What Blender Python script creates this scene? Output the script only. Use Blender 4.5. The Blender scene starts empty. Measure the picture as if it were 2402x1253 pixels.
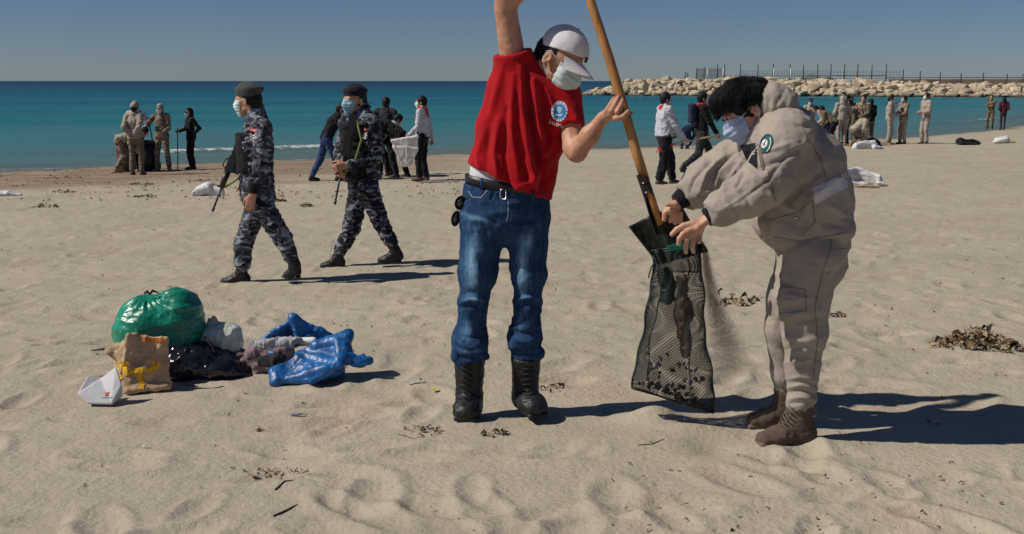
import bpy, math, random
import numpy as np
from mathutils import Vector
from mathutils.bvhtree import BVHTree

# ------------------------------------------------------------------ camera, light, exposure
scene = bpy.context.scene
FPX, CX, CY = 2575.0, 1201.0, 626.5          # focal length and centre in pixels of the 2402 px frame
CAMZ = 2.40
PITCH = math.atan((CY - 190.0) / FPX)        # horizon at row 190
cam_data = bpy.data.cameras.new('camera')
cam = bpy.data.objects.new('camera', cam_data)
scene.collection.objects.link(cam)
scene.camera = cam
cam.location = (0, 0, CAMZ)
cam.rotation_euler = (math.pi / 2 - PITCH, 0, 0)
cam_data.sensor_width = 36.0
cam_data.lens = 36.0 * FPX / 2402.0
cam_data.clip_start = 0.1
cam_data.clip_end = 60000.0

SUN_EL, SUN_BACK = math.radians(45.5), math.radians(9)
sdir = Vector((-math.cos(SUN_BACK) * math.cos(SUN_EL), -math.sin(SUN_BACK) * math.cos(SUN_EL), math.sin(SUN_EL)))
world = bpy.data.worlds.new('World'); scene.world = world; world.use_nodes = True
wn = world.node_tree.nodes; wl = world.node_tree.links
sky = wn.new('ShaderNodeTexSky'); sky.sky_type = 'NISHITA'; sky.sun_disc = False
sky.sun_elevation = SUN_EL; sky.sun_rotation = math.atan2(sdir.x, sdir.y)
sky.air_density = 0.75; sky.dust_density = 0.1; sky.ozone_density = 3.0
tint = wn.new('ShaderNodeMix'); tint.data_type = 'RGBA'; tint.blend_type = 'MULTIPLY'; tint.inputs[0].default_value = 1.0
tint.inputs[7].default_value = (0.47, 0.53, 0.65, 1)
wl.new(sky.outputs[0], tint.inputs[6])
bg = wn['Background']; bg.inputs['Strength'].default_value = 0.075
wl.new(tint.outputs[2], bg.inputs['Color'])
sl = bpy.data.lights.new('sun', 'SUN'); sl.energy = 4.4; sl.angle = math.radians(0.53); sl.color = (1.0, 0.93, 0.82)
so = bpy.data.objects.new('sun', sl); scene.collection.objects.link(so)
so.rotation_euler = (-sdir).to_track_quat('-Z', 'Y').to_euler(); so.location = (-20, -5, 30)
scene.view_settings.view_transform = 'Standard'; scene.view_settings.look = 'None'
scene.view_settings.exposure = -0.14; scene.view_settings.gamma = 1.0
scene.view_settings.use_curve_mapping = False
scene.render.engine = 'CYCLES'

rnd = random.Random(7)
C = scene.collection

# ------------------------------------------------------------------ maths helpers
def ray(px, py):
    x = (px - CX) / FPX; y = (CY - py) / FPX
    c, s = math.cos(PITCH), math.sin(PITCH)
    return np.array([x, c + y * s, -s + y * c])
def P(px, py, Y):
    d = ray(px, py)
    return np.array([0, 0, CAMZ]) + d * (Y / d[1])
def proj(v):                                   # world points -> pixels
    v = np.asarray(v, float); c, s = math.cos(PITCH), math.sin(PITCH)
    z = v[..., 2] - CAMZ; f = v[..., 1] * c - z * s; u = v[..., 1] * s + z * c
    return CX + FPX * v[..., 0] / f, CY - FPX * u / f
def shore(x): return 37.5 + 0.5 * x + 0.016 * np.clip(x - 5, 0, 50) ** 2 + 0.5 * np.sin(x * 0.21 + 1)
def smooth(t): t = np.clip(t, 0, 1); return t * t * (3 - 2 * t)
def ground(x, y):
    s = (shore(x) - y) / 1.118
    z = np.where(s > 0, 0.028 * s + 0.07 * smooth((s - 23) / 6), np.maximum(0.05 * s, -4))
    return np.where(s > 34, 0.028 * 34 + .07 + 0.012 * (s - 34), z)
def W(px, py):                                  # pixel -> point on the sand
    lo, hi = 2.0, 300.0
    for _ in range(50):
        m = (lo + hi) / 2; p = P(px, py, m)
        if p[2] > ground(p[0], p[1]): lo = m
        else: hi = m
    return P(px, py, lo)

def _h(i, j, k, seed):
    n = (i * 374761393 + j * 668265263 + k * 2147483647 + seed * 1274126177) & 0xFFFFFFFF
    n = ((n ^ (n >> 13)) * 1274126177) & 0xFFFFFFFF
    return ((n ^ (n >> 16)) & 0xFFFF) / 65535.0
def noise(p, seed=0):                           # value noise, -1..1
    p = np.asarray(p, float); f = np.floor(p); t = p - f; i = f.astype(np.int64); t = t * t * (3 - 2 * t)
    r = 0
    for a in (0, 1):
        wa = t[..., 0] if a else 1 - t[..., 0]
        for b in (0, 1):
            wb = t[..., 1] if b else 1 - t[..., 1]
            for c in (0, 1):
                wc = t[..., 2] if c else 1 - t[..., 2]
                r = r + wa * wb * wc * _h(i[..., 0] + a, i[..., 1] + b, i[..., 2] + c, seed)
    return r * 2 - 1
def fbm(p, o=4, seed=0):
    r = 0; a = 1
    for k in range(o): r = r + a * noise(p * 2 ** k + 17.3 * k, seed + k); a *= .5
    return r
def ridged(p, o=3, seed=0):
    r = 0; a = 1
    for k in range(o): r = r + a * (1 - 2 * np.abs(noise(p * 1.9 ** k + 11.7 * k, seed + k))); a *= .5
    return r
def unit(v): v = np.asarray(v, float); return v / (np.linalg.norm(v) + 1e-9)
def V(*a): return np.array(a, float)

# ------------------------------------------------------------------ implicit surfaces
class Prim:
    pass
def cap(a, b, ra, rb, flat=1.0, side=(1, 0, 0), k=None, cuta=False, cutb=False, flatb=None):
    p = Prim(); p.t = 'cap'; p.a = np.asarray(a, float); p.b = np.asarray(b, float); p.ra = ra; p.rb = rb
    p.fa = flat; p.fb = flat if flatb is None else flatb
    ax = p.b - p.a; L = np.linalg.norm(ax)
    ax = ax / L if L > 1e-6 else V(0, 0, 1)
    u = np.asarray(side, float); u = u - ax * np.dot(u, ax)
    if np.linalg.norm(u) < 1e-4: u = V(0, 1, 0) - ax * ax[1]
    p.ax = ax; p.L = max(L, 1e-6); p.u = unit(u); p.w = np.cross(ax, p.u); p.k = k; p.cuta = cuta; p.cutb = cutb
    m = max(ra, rb) * max(1, p.fa, p.fb)
    p.lo = np.minimum(p.a, p.b) - m; p.hi = np.maximum(p.a, p.b) + m; p.op = '+'
    return p
def ell(c, r, X=(1, 0, 0), Y=(0, 1, 0), Z=(0, 0, 1), k=None):
    p = Prim(); p.t = 'ell'; p.c = np.asarray(c, float); p.r = np.asarray(r, float)
    p.M = np.array([unit(X), unit(Y), unit(Z)]); p.k = k; m = max(r)
    p.lo = p.c - m; p.hi = p.c + m; p.op = '+'
    return p
def tri(a, b, c, th, k=None):
    p = Prim(); p.t = 'tri'; p.a, p.b, p.c = [np.asarray(q, float) for q in (a, b, c)]; p.th = th; p.k = k
    p.lo = np.minimum(np.minimum(p.a, p.b), p.c) - th; p.hi = np.maximum(np.maximum(p.a, p.b), p.c) + th; p.op = '+'
    return p
def half(pt, n):                                 # keeps the side n points away from
    p = Prim(); p.t = 'half'; p.c = np.asarray(pt, float); p.n = unit(n); p.op = '&'; return p
def sub(p): p.op = '-'; return p
def box3(c, r, X=(1, 0, 0), Y=(0, 1, 0), Z=(0, 0, 1), rd=0.01, k=None):
    p = ell(c, r, X, Y, Z, k); p.t = 'box'; p.rd = rd; m = float(np.linalg.norm(r)); p.lo = p.c - m; p.hi = p.c + m; return p
def dist(p, q):
    if p.t == 'cap':
        v = q - p.a; h = v @ p.ax; t = np.clip(h / p.L, 0, 1)
        ru = p.ra + (p.rb - p.ra) * t; rw = ru * (p.fa + (p.fb - p.fa) * t)
        va = h - t * p.L; vu = v @ p.u; vw = v @ p.w
        rm = np.minimum(ru, rw)
        k0 = np.sqrt((vu / ru) ** 2 + (vw / rw) ** 2 + (va / rm) ** 2)
        k1 = np.sqrt((vu / ru ** 2) ** 2 + (vw / rw ** 2) ** 2 + (va / rm ** 2) ** 2) + 1e-6
        d = np.where(k0 < .05, -rm, k0 * (k0 - 1) / k1)
        if p.cutb: d = np.maximum(d, h - p.L)
        if p.cuta: d = np.maximum(d, -h)
        return d
    if p.t == 'ell':
        v = (q - p.c) @ p.M.T
        k0 = np.sqrt(((v / p.r) ** 2).sum(-1)); k1 = np.sqrt(((v / p.r ** 2) ** 2).sum(-1)) + 1e-6
        return np.where(k0 < .05, -p.r.min(), k0 * (k0 - 1) / k1)
    if p.t == 'box':
        v = np.abs((q - p.c) @ p.M.T) - (p.r - p.rd)
        return np.sqrt((np.maximum(v, 0) ** 2).sum(-1)) + np.minimum(v.max(-1), 0) - p.rd
    if p.t == 'tri':
        a, b, c = p.a, p.b, p.c; ba, cb, ac = b - a, c - b, a - c; pa, pb, pc = q - a, q - b, q - c
        n = np.cross(ba, ac); d2 = lambda v: (v * v).sum(-1)
        s = np.sign(pa @ np.cross(ba, n)) + np.sign(pb @ np.cross(cb, n)) + np.sign(pc @ np.cross(ac, n))
        e = lambda e_, p_: d2(e_[None] * np.clip(p_ @ e_ / (e_ @ e_ + 1e-12), 0, 1)[..., None] - p_)
        fl = q.reshape(-1, 3).shape[0]
        de = np.minimum(np.minimum(e(ba, pa), e(cb, pb)), e(ac, pc))
        df = (pa @ n) ** 2 / (n @ n + 1e-12)
        return np.sqrt(np.where(s < 2, de, df)) - p.th
def quad(a, b, c, d, th, k=None): return [tri(a, b, c, th, k), tri(a, c, d, th, k)]

def polymesh(name, v, f):
    v = np.asarray(v, np.float32); f = np.asarray(f, np.int32); m = bpy.data.meshes.new(name)
    n = f.shape[1]; m.vertices.add(len(v)); m.vertices.foreach_set('co', v.ravel())
    m.loops.add(f.size); m.loops.foreach_set('vertex_index', f.ravel())
    m.polygons.add(len(f)); m.polygons.foreach_set('loop_start', np.arange(0, f.size, n, dtype=np.int32))
    m.polygons.foreach_set('use_smooth', np.ones(len(f), bool))
    m.update(calc_edges=True); return m

def sdf(prims, res, k=0.02):
    add = [p for p in prims if p.op == '+']
    lo = np.min([p.lo for p in add], 0) - 3 * res; hi = np.max([p.hi for p in add], 0) + 3 * res
    n = np.ceil((hi - lo) / res).astype(int) + 1
    G = np.full(n, 1.0, np.float32)
    ax = [lo[i] + res * np.arange(n[i]) for i in range(3)]
    for p in prims:
        if p.op == '&':
            g = (ax[0][:, None, None] - p.c[0]) * p.n[0] + (ax[1][None, :, None] - p.c[1]) * p.n[1] + (ax[2][None, None, :] - p.c[2]) * p.n[2]
            G = np.maximum(G, g.astype(np.float32)); continue
        kk = k if p.k is None else p.k; m = kk + 2.5 * res
        i0 = np.clip(np.floor((p.lo - m - lo) / res).astype(int), 0, n - 1); i1 = np.clip(np.ceil((p.hi + m - lo) / res).astype(int) + 1, 1, n)
        if (i1 <= i0).any(): continue
        q = np.stack(np.meshgrid(*[ax[i][i0[i]:i1[i]] for i in range(3)], indexing='ij'), -1)
        sh = q.shape[:3]; d = dist(p, q.reshape(-1, 3)).reshape(sh).astype(np.float32)
        s = (slice(i0[0], i1[0]), slice(i0[1], i1[1]), slice(i0[2], i1[2])); g = G[s]
        if p.op == '+':
            if kk > 0:
                h = np.maximum(kk - np.abs(g - d), 0) / kk; G[s] = np.minimum(g, d) - h * h * kk * .25
            else: G[s] = np.minimum(g, d)
        else:
            if kk > 0:
                h = np.maximum(kk - np.abs(g + d), 0) / kk; G[s] = np.maximum(g, -d) + h * h * kk * .25
            else: G[s] = np.maximum(g, -d)
    return G, lo, res

def nets(G, lo, res):
    G = np.pad(G, 1, constant_values=1.0); lo = lo - res
    S = G < 0
    a = S[:-1, :-1, :-1].astype(np.int8)
    for o in ((1,0,0),(0,1,0),(0,0,1),(1,1,0),(1,0,1),(0,1,1),(1,1,1)):
        a += S[o[0]:S.shape[0]-1+o[0], o[1]:S.shape[1]-1+o[1], o[2]:S.shape[2]-1+o[2]]
    act = np.argwhere((a > 0) & (a < 8)); idx = np.full(a.shape, -1, np.int32)
    idx[act[:, 0], act[:, 1], act[:, 2]] = np.arange(len(act))
    cor = [(i, j, k) for i in (0, 1) for j in (0, 1) for k in (0, 1)]
    val = {c: G[act[:, 0]+c[0], act[:, 1]+c[1], act[:, 2]+c[2]] for c in cor}
    s = np.zeros((len(act), 3)); cnt = np.zeros(len(act))
    for c in cor:
        for axn in range(3):
            if c[axn]: continue
            e = list(c); e[axn] = 1; e = tuple(e); x, y = val[c], val[e]
            m = (x < 0) != (y < 0); t = np.where(m, x / np.where(m, x - y, 1), 0)
            pt = np.tile(np.array(c, float), (len(act), 1)); pt[:, axn] += t
            s += pt * m[:, None]; cnt += m
    v = lo + res * (act + s / cnt[:, None])
    gr = np.stack([sum(val[c] * (1 if c[i] else -1) for c in cor) for i in range(3)], 1)
    nrm = gr / (np.linalg.norm(gr, axis=1)[:, None] + 1e-9)
    F = []
    for axn in range(3):
        u, w = (axn + 1) % 3, (axn + 2) % 3
        sl0 = [slice(1, -1)] * 3; sl1 = [slice(1, -1)] * 3; sl0[axn] = slice(0, -1); sl1[axn] = slice(1, None)
        A = S[tuple(sl0)]; B = S[tuple(sl1)]; e = np.argwhere(A != B); fl = A[e[:, 0], e[:, 1], e[:, 2]]
        off = np.array([1, 1, 1]); off[axn] = 0; e = e + off
        def cell(du, dw):
            q = e.copy(); q[:, u] -= du; q[:, w] -= dw; return idx[q[:, 0], q[:, 1], q[:, 2]]
        c00, c10, c11, c01 = cell(1, 1), cell(0, 1), cell(0, 0), cell(1, 0)
        f = np.stack([c00, c10, c11, c01], 1); f[~fl] = f[~fl][:, ::-1]
        F.append(f)
    F = np.concatenate(F); F = F[(F >= 0).all(1)]
    return v, F, nrm

def relax(v, F, it=1):
    for _ in range(it):
        s = np.zeros_like(v); c = np.zeros(len(v))
        for i in range(4):
            for j in ((i + 1) % 4,):
                np.add.at(s, F[:, i], v[F[:, j]]); np.add.at(c, F[:, i], 1)
                np.add.at(s, F[:, j], v[F[:, i]]); np.add.at(c, F[:, j], 1)
        v = v * .5 + .5 * s / np.maximum(c, 1)[:, None]
    return v

def foldfield(v, n, folds):
    """cloth folds: polylines given in pixels, raised or sunk on the camera-facing side"""
    x, y = proj(v); d = np.zeros(len(v)); fac = smooth((-n[:, 1] + .35) / .6)
    for pl, wd, amp in folds:
        best = np.full(len(v), 1e9); tb = np.zeros(len(v)); N = len(pl) - 1
        for i in range(N):
            ax_, ay = pl[i]; bx, by = pl[i + 1]; dx, dy = bx - ax_, by - ay; L = dx * dx + dy * dy
            t = np.clip(((x - ax_) * dx + (y - ay) * dy) / L, 0, 1)
            q = (x - ax_ - t * dx) ** 2 + (y - ay - t * dy) ** 2
            m = q < best; best = np.where(m, q, best); tb = np.where(m, (i + t) / N, tb)
        d += amp * np.exp(-best / wd ** 2) * np.sin(np.clip(tb, .08, .92) * math.pi) ** .5 * fac
    return d

SURF = {}
def blob(name, prims, res, mat, parent=None, k=0.02, disp=None, sm=1, kind=None):
    G, lo, r = sdf(prims, res, k); v, F, n = nets(G, lo, r)
    if sm: v = relax(v, F, sm)
    if disp is not None: v = v + n * disp(v, n)[:, None]
    m = polymesh(name, v, F); o = link(name, m, mat, parent)
    o['_n'] = 0; del o['_n']; SURF[o.name] = (v, F); return o

def link(name, mesh, mat=None, parent=None):
    o = bpy.data.objects.new(name, mesh); C.objects.link(o)
    if mat is not None and mesh is not None:
        for q in (mat if isinstance(mat, (list, tuple)) else [mat]): mesh.materials.append(q)
    if parent is not None:
        o.parent = parent; L = V(*parent_loc(parent))
        o.location = (0, 0, 0)
        if mesh is not None and np.abs(L).max() > 0:
            mesh_shift(mesh, -L)
    return o
def parent_loc(p):
    L = Vector((0, 0, 0))
    while p is not None: L += p.location; p = p.parent
    return L
def mesh_shift(m, d):
    n = len(m.vertices); a = np.empty(n * 3, np.float32); m.vertices.foreach_get('co', a)
    a = a.reshape(-1, 3) + np.asarray(d, np.float32); m.vertices.foreach_set('co', a.ravel()); m.update()
def tag(o, label=None, cat=None, group=None, kind=None):
    if label: o['label'] = label
    if cat: o['category'] = cat
    if group: o['group'] = group
    if kind: o['kind'] = kind
    return o
def thing(name, label, cat, loc=(0, 0, 0), group=None):
    o = bpy.data.objects.new(name, None); C.objects.link(o); o.location = tuple(float(x) for x in loc); o.empty_display_size = .1
    return tag(o, label, cat, group)

# ------------------------------------------------------------------ plain mesh helpers
class MB:
    def __init__(s): s.v = []; s.f = []
    def add(s, v, f):
        b = len(s.v); s.v += [tuple(map(float, q)) for q in v]; s.f += [tuple(b + i for i in q) for q in f]; return s
    def tube(s, pts, rad, n=8, close=True):
        pts = [np.asarray(p, float) for p in pts]
        if not hasattr(rad, '__len__'): rad = [rad] * len(pts)
        V_ = []; ref = None
        for i, p in enumerate(pts):
            t = unit(pts[min(i + 1, len(pts) - 1)] - pts[max(i - 1, 0)])
            if ref is None: ref = V(0, 0, 1) if abs(t[2]) < .9 else V(1, 0, 0)
            u = unit(np.cross(t, ref)); w = np.cross(u, t); ref = w
            for j in range(n):
                a = 2 * math.pi * j / n; V_.append(p + rad[i] * (math.cos(a) * u + math.sin(a) * w))
        F_ = [(i * n + j, i * n + (j + 1) % n, (i + 1) * n + (j + 1) % n, (i + 1) * n + j) for i in range(len(pts) - 1) for j in range(n)]
        if close: F_ += [tuple(range(n))[::-1], tuple((len(pts) - 1) * n + j for j in range(n))]
        return s.add(V_, F_)
    def box(s, c, r, X=(1, 0, 0), Y=(0, 1, 0), Z=(0, 0, 1)):
        c = np.asarray(c, float); X, Y, Z = unit(X), unit(Y), unit(Z)
        V_ = [c + X * r[0] * a + Y * r[1] * b + Z * r[2] * d for a in (-1, 1) for b in (-1, 1) for d in (-1, 1)]
        return s.add(V_, [(0, 1, 3, 2), (4, 6, 7, 5), (0, 4, 5, 1), (2, 3, 7, 6), (0, 2, 6, 4), (1, 5, 7, 3)])
    def build(s, name, mat, parent=None, smooth_=True):
        m = bpy.data.meshes.new(name); m.from_pydata(s.v, [], s.f)
        if smooth_: m.polygons.foreach_set('use_smooth', [True] * len(m.polygons))
        m.update(); return link(name, m, mat, parent)

def decal(name, pts, faces, target, mat, parent, off=0.0022):
    """flat print or patch laid onto the surface of a garment; pts in pixels"""
    v, F = SURF[target.name]; bv = BVHTree.FromPolygons([tuple(q) for q in v], [tuple(map(int, q)) for q in F])
    out = []; ok = []
    for px, py in pts:
        d = ray(px, py); h = bv.ray_cast(Vector((0, 0, CAMZ)), Vector(d).normalized())
        if h[0] is None: out.append((0, 0, 0)); ok.append(False)
        else: out.append(tuple(h[0] - Vector(d).normalized() * off)); ok.append(True)
    fs = [f for f in faces if all(ok[i] for i in f)]
    if not fs: return None
    m = bpy.data.meshes.new(name); m.from_pydata(out, [], fs); m.update()
    used = set(i for f in fs for i in f)
    mp = {o: n for n, o in enumerate(sorted(used))}
    m2 = bpy.data.meshes.new(name); m2.from_pydata([out[i] for i in sorted(used)], [], [tuple(mp[i] for i in f) for f in fs]); m2.update()
    bpy.data.meshes.remove(m)
    return link(name, m2, mat, parent)
def disc_px(cx, cy, rx, ry, r0=0.0, n=28, rings=4, rot=0):
    pts = []; f = []; c, s = math.cos(rot), math.sin(rot)
    for i in range(rings + 1):
        r = r0 + (1 - r0) * i / rings
        for j in range(n):
            a = 2 * math.pi * j / n; x, y = rx * r * math.cos(a), ry * r * math.sin(a); pts.append((cx + x * c - y * s, cy + x * s + y * c))
    f = [(i * n + j, i * n + (j + 1) % n, (i + 1) * n + (j + 1) % n, (i + 1) * n + j) for i in range(rings) for j in range(n)]
    return pts, f
def quad_px(c4, nu=6, nv=4):
    a, b, c, d = [np.array(q, float) for q in c4]; pts = []
    for j in range(nv + 1):
        for i in range(nu + 1):
            u, w = i / nu, j / nv; pts.append(tuple((a * (1 - u) + b * u) * (1 - w) + (d * (1 - u) + c * u) * w))
    f = [(j * (nu + 1) + i, j * (nu + 1) + i + 1, (j + 1) * (nu + 1) + i + 1, (j + 1) * (nu + 1) + i) for j in range(nv) for i in range(nu)]
    return pts, f
def line_px(pl, w):
    pts = []
    q = []
    for i in range(len(pl) - 1):
        a, b = np.array(pl[i], float), np.array(pl[i + 1], float); n = max(1, int(np.linalg.norm(b - a) / 5))
        q += [a + (b - a) * t / n for t in range(n)]
    q.append(np.array(pl[-1], float))
    for i, p in enumerate(q):
        t = q[min(i + 1, len(q) - 1)] - q[max(i - 1, 0)]; t = t / (np.linalg.norm(t) + 1e-6); nrm = np.array([-t[1], t[0]]) * w / 2
        pts += [tuple(p - nrm), tuple(p + nrm)]
    return pts, [(2 * i, 2 * i + 1, 2 * i + 3, 2 * i + 2) for i in range(len(q) - 1)]
def text_px(txt, ox, oy, size, rot=0, shear=0):
    cu = bpy.data.curves.new('lettering', 'FONT'); cu.body = txt; cu.resolution_u = 2
    o = bpy.data.objects.new('lettering', cu); C.objects.link(o); bpy.context.view_layer.update()
    m = bpy.data.meshes.new_from_object(o.evaluated_get(bpy.context.evaluated_depsgraph_get()))
    c, s = math.cos(rot), math.sin(rot)
    pts = [(ox + size * (v.co.x * c + v.co.y * s), oy + size * (v.co.x * s - v.co.y * c)) for v in m.vertices]
    f = [tuple(p.vertices) for p in m.polygons]
    bpy.data.objects.remove(o); bpy.data.curves.remove(cu); bpy.data.meshes.remove(m)
    return pts, f

# ------------------------------------------------------------------ materials
def new_mat(name):
    m = bpy.data.materials.new(name); m.use_nodes = True; return m, m.node_tree.nodes, m.node_tree.links, m.node_tree.nodes['Principled BSDF']
def coords(N, L, scale=(1, 1, 1), kind='Object'):
    tc = N.new('ShaderNodeTexCoord'); mp = N.new('ShaderNodeMapping'); mp.inputs['Scale'].default_value = scale
    L.new(tc.outputs[kind], mp.inputs['Vector']); return mp.outputs['Vector']
def nz(N, L, vec, scale, detail=4, rough=.55):
    n = N.new('ShaderNodeTexNoise'); n.inputs['Scale'].default_value = scale; n.inputs['Detail'].default_value = detail
    n.inputs['Roughness'].default_value = rough; L.new(vec, n.inputs['Vector']); return n.outputs['Fac']
def ramp(N, L, fac, stops, const=False):
    r = N.new('ShaderNodeValToRGB'); L.new(fac, r.inputs['Fac']); e = r.color_ramp.elements
    if const: r.color_ramp.interpolation = 'CONSTANT'
    while len(e) < len(stops): e.new(.5)
    for i, (p, c) in enumerate(stops): e[i].position = p; e[i].color = (*c, 1)
    return r.outputs['Color']
def mixc(N, L, fac, a, b, mode='MIX'):
    m = N.new('ShaderNodeMix'); m.data_type = 'RGBA'; m.blend_type = mode
    if isinstance(fac, (int, float)): m.inputs[0].default_value = fac
    else: L.new(fac, m.inputs[0])
    for s, v in ((6, a), (7, b)):
        if isinstance(v, tuple): m.inputs[s].default_value = (*v, 1)
        else: L.new(v, m.inputs[s])
    return m.outputs[2]
def bump(N, L, bs, h, strength, distance):
    b = N.new('ShaderNodeBump'); b.inputs['Strength'].default_value = strength; b.inputs['Distance'].default_value = distance
    L.new(h, b.inputs['Height']); L.new(b.outputs['Normal'], bs.inputs['Normal']); return b
def mathn(N, L, op, a, b=0.0, c=None):
    m = N.new('ShaderNodeMath'); m.operation = op
    for i, v in enumerate((a, b) if c is None else (a, b, c)):
        if isinstance(v, (int, float)): m.inputs[i].default_value = v
        else: L.new(v, m.inputs[i])
    return m.outputs[0]

def crease(N, L, vec, scale, detail=3, dist=.8):
    n = N.new('ShaderNodeTexNoise'); n.noise_type = 'RIDGED_MULTIFRACTAL'; n.inputs['Scale'].default_value = scale; n.inputs['Detail'].default_value = detail
    n.inputs['Distortion'].default_value = dist; n.inputs['Lacunarity'].default_value = 2.1; L.new(vec, n.inputs['Vector']); return n.outputs['Fac']
def cloth(name, col, rough=.85, var=.18, bscale=90, bstr=.35, wr=14, wrs=.35, scale=(1, 1, 1)):
    m, N, L, b = new_mat(name); vec = coords(N, L, scale)
    n1 = nz(N, L, vec, 7, 5); dark = tuple(c * (1 - var) for c in col); lite = tuple(min(1, c * (1 + var)) for c in col)
    L.new(ramp(N, L, n1, [(.3, dark), (.7, lite)]), b.inputs['Base Color']); b.inputs['Roughness'].default_value = rough
    b.inputs['Sheen Weight'].default_value = .08; b.inputs['Specular IOR Level'].default_value = .12
    h = mathn(N, L, 'ADD', mathn(N, L, 'MULTIPLY', nz(N, L, vec, wr, 3), wrs * 5), nz(N, L, vec, bscale * 4, 2))
    h = mathn(N, L, 'ADD', h, mathn(N, L, 'MULTIPLY', crease(N, L, coords(N, L, (1, 1, .8)), wr * .5), wrs * 5))
    bump(N, L, b, h, min(1, bstr * 1.6), .006); return m
def plain(name, col, rough=.6, spec=.4, metal=0, var=.1, bs=30, bstr=.2, bd=.003, tr=0, sheen=0):
    m, N, L, b = new_mat(name); vec = coords(N, L)
    n1 = nz(N, L, vec, bs * .3, 4)
    L.new(ramp(N, L, n1, [(.3, tuple(c * (1 - var) for c in col)), (.7, tuple(min(1, c * (1 + var)) for c in col))]), b.inputs['Base Color'])
    b.inputs['Roughness'].default_value = rough; b.inputs['Specular IOR Level'].default_value = spec; b.inputs['Metallic'].default_value = metal
    b.inputs['Transmission Weight'].default_value = tr
    bump(N, L, b, nz(N, L, vec, bs, 4), bstr, bd); return m
def skin(name, col):
    m, N, L, b = new_mat(name); vec = coords(N, L)
    L.new(ramp(N, L, nz(N, L, vec, 22, 4), [(.3, (col[0] * .86, col[1] * .70, col[2] * .66)), (.55, col), (.75, (col[0] * 1.12, col[1] * 1.08, col[2] * 1.05))]), b.inputs['Base Color'])
    b.inputs['Roughness'].default_value = .5; b.inputs['Subsurface Weight'].default_value = .12; b.inputs['Subsurface Radius'].default_value = (.01, .004, .002)
    b.inputs['Subsurface Scale'].default_value = .4; b.inputs['Specular IOR Level'].default_value = .35
    bump(N, L, b, nz(N, L, vec, 260, 3), .25, .001); return m
def camo(name, cols, scale, stretch=(1, 1, 1.9), pos=(0, .36, .5, .62)):
    m, N, L, b = new_mat(name); vec = coords(N, L, stretch)
    n = N.new('ShaderNodeTexNoise'); n.inputs['Scale'].default_value = scale; n.inputs['Detail'].default_value = 1.2
    n.inputs['Roughness'].default_value = .62; n.inputs['Distortion'].default_value = 1.1; L.new(vec, n.inputs['Vector'])
    n2 = N.new('ShaderNodeTexNoise'); n2.inputs['Scale'].default_value = scale * 1.5; n2.inputs['Detail'].default_value = .8; n2.inputs['Distortion'].default_value = 1.6
    mp = N.new('ShaderNodeMapping'); mp.inputs['Location'].default_value = (3.1, 7.7, 1.3); L.new(vec, mp.inputs['Vector']); L.new(mp.outputs[0], n2.inputs['Vector'])
    base = ramp(N, L, n.outputs['Fac'], [(pos[0], cols[0]), (pos[1], cols[1]), (pos[2], cols[2]), (pos[3], cols[0])], True)
    hi = ramp(N, L, n2.outputs['Fac'], [(0, (0, 0, 0)), (.575, (1, 1, 1))], True)
    c = mixc(N, L, hi, base, cols[3])
    L.new(c, b.inputs['Base Color']); b.inputs['Roughness'].default_value = .9; b.inputs['Specular IOR Level'].default_value = .2
    h = mathn(N, L, 'ADD', mathn(N, L, 'MULTIPLY', crease(N, L, coords(N, L), 8), 1.6), nz(N, L, vec, 300, 2))
    bump(N, L, b, h, .6, .014); return m
def plastic(name, col, rough=.28, tr=.0, bs=22, bstr=.8, alpha_=None, col2=None):
    m, N, L, b = new_mat(name); vec = coords(N, L)
    L.new(ramp(N, L, nz(N, L, vec, 9, 5), [(.3, tuple(c * .7 for c in col)), (.7, col2 or tuple(min(1, c * 1.25) for c in col))]), b.inputs['Base Color'])
    b.inputs['Roughness'].default_value = rough; b.inputs['Specular IOR Level'].default_value = .6
    if tr: b.inputs['Transmission Weight'].default_value = tr
    bump(N, L, b, mathn(N, L, 'ADD', crease(N, L, vec, bs * .55, 4, 1.2), mathn(N, L, 'MULTIPLY', nz(N, L, vec, bs * 2.2, 4), .4)), bstr, .009); return m

M = {}
M['skin'] = skin('skin_tan', (.50, .27, .175)); M['skin_pale'] = skin('skin_light', (.58, .34, .235)); M['skin_dark'] = skin('skin_brown', (.36, .185, .115))
M['red'] = cloth('red_cotton', (.40, .004, .010), var=.08, wrs=.25)
M['white_cotton'] = cloth('white_cotton', (.72, .72, .76), var=.04, wrs=.15)
M['black_cloth'] = cloth('black_cloth', (.012, .012, .016)); M['charcoal'] = cloth('charcoal_cloth', (.035, .036, .045))
M['khaki'] = cloth('khaki_canvas', (.37, .32, .275), var=.10, wrs=.45, wr=18); M['khaki_trouser'] = cloth('khaki_twill', (.37, .32, .275), var=.12, wrs=.45, wr=20)
M['khaki_dark'] = cloth('dull_khaki', (.17, .14, .105)); M['khaki_lite'] = cloth('pale_khaki', (.36, .32, .24))
M['grey_shirt'] = cloth('pale_grey_shirt', (.50, .52, .58), var=.05); M['olive'] = cloth('olive_cloth', (.13, .125, .075))
M['blue_jean'] = cloth('dark_blue_denim', (.03, .06, .15)); M['navy'] = cloth('navy_cloth', (.012, .018, .05)); M['grey_band'] = cloth('grey_band', (.56, .56, .58), var=.04)
M['beret'] = cloth('grey_beret_wool', (.07, .075, .075)); M['beret_dark'] = cloth('dark_beret_wool', (.018, .02, .028))
M['redcloth'] = cloth('red_scarf_cloth', (.5, .015, .03)); M['maroon'] = cloth('maroon_cloth', (.09, .02, .03))
M['mask'] = cloth('pale_mask_paper', (.62, .72, .72), var=.03, wrs=.1); M['mask_blue'] = cloth('blue_mask_paper', (.32, .52, .66), var=.03, wrs=.1)
M['mask_lav'] = cloth('lavender_mask_paper', (.42, .52, .74), var=.03, wrs=.1)
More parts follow.
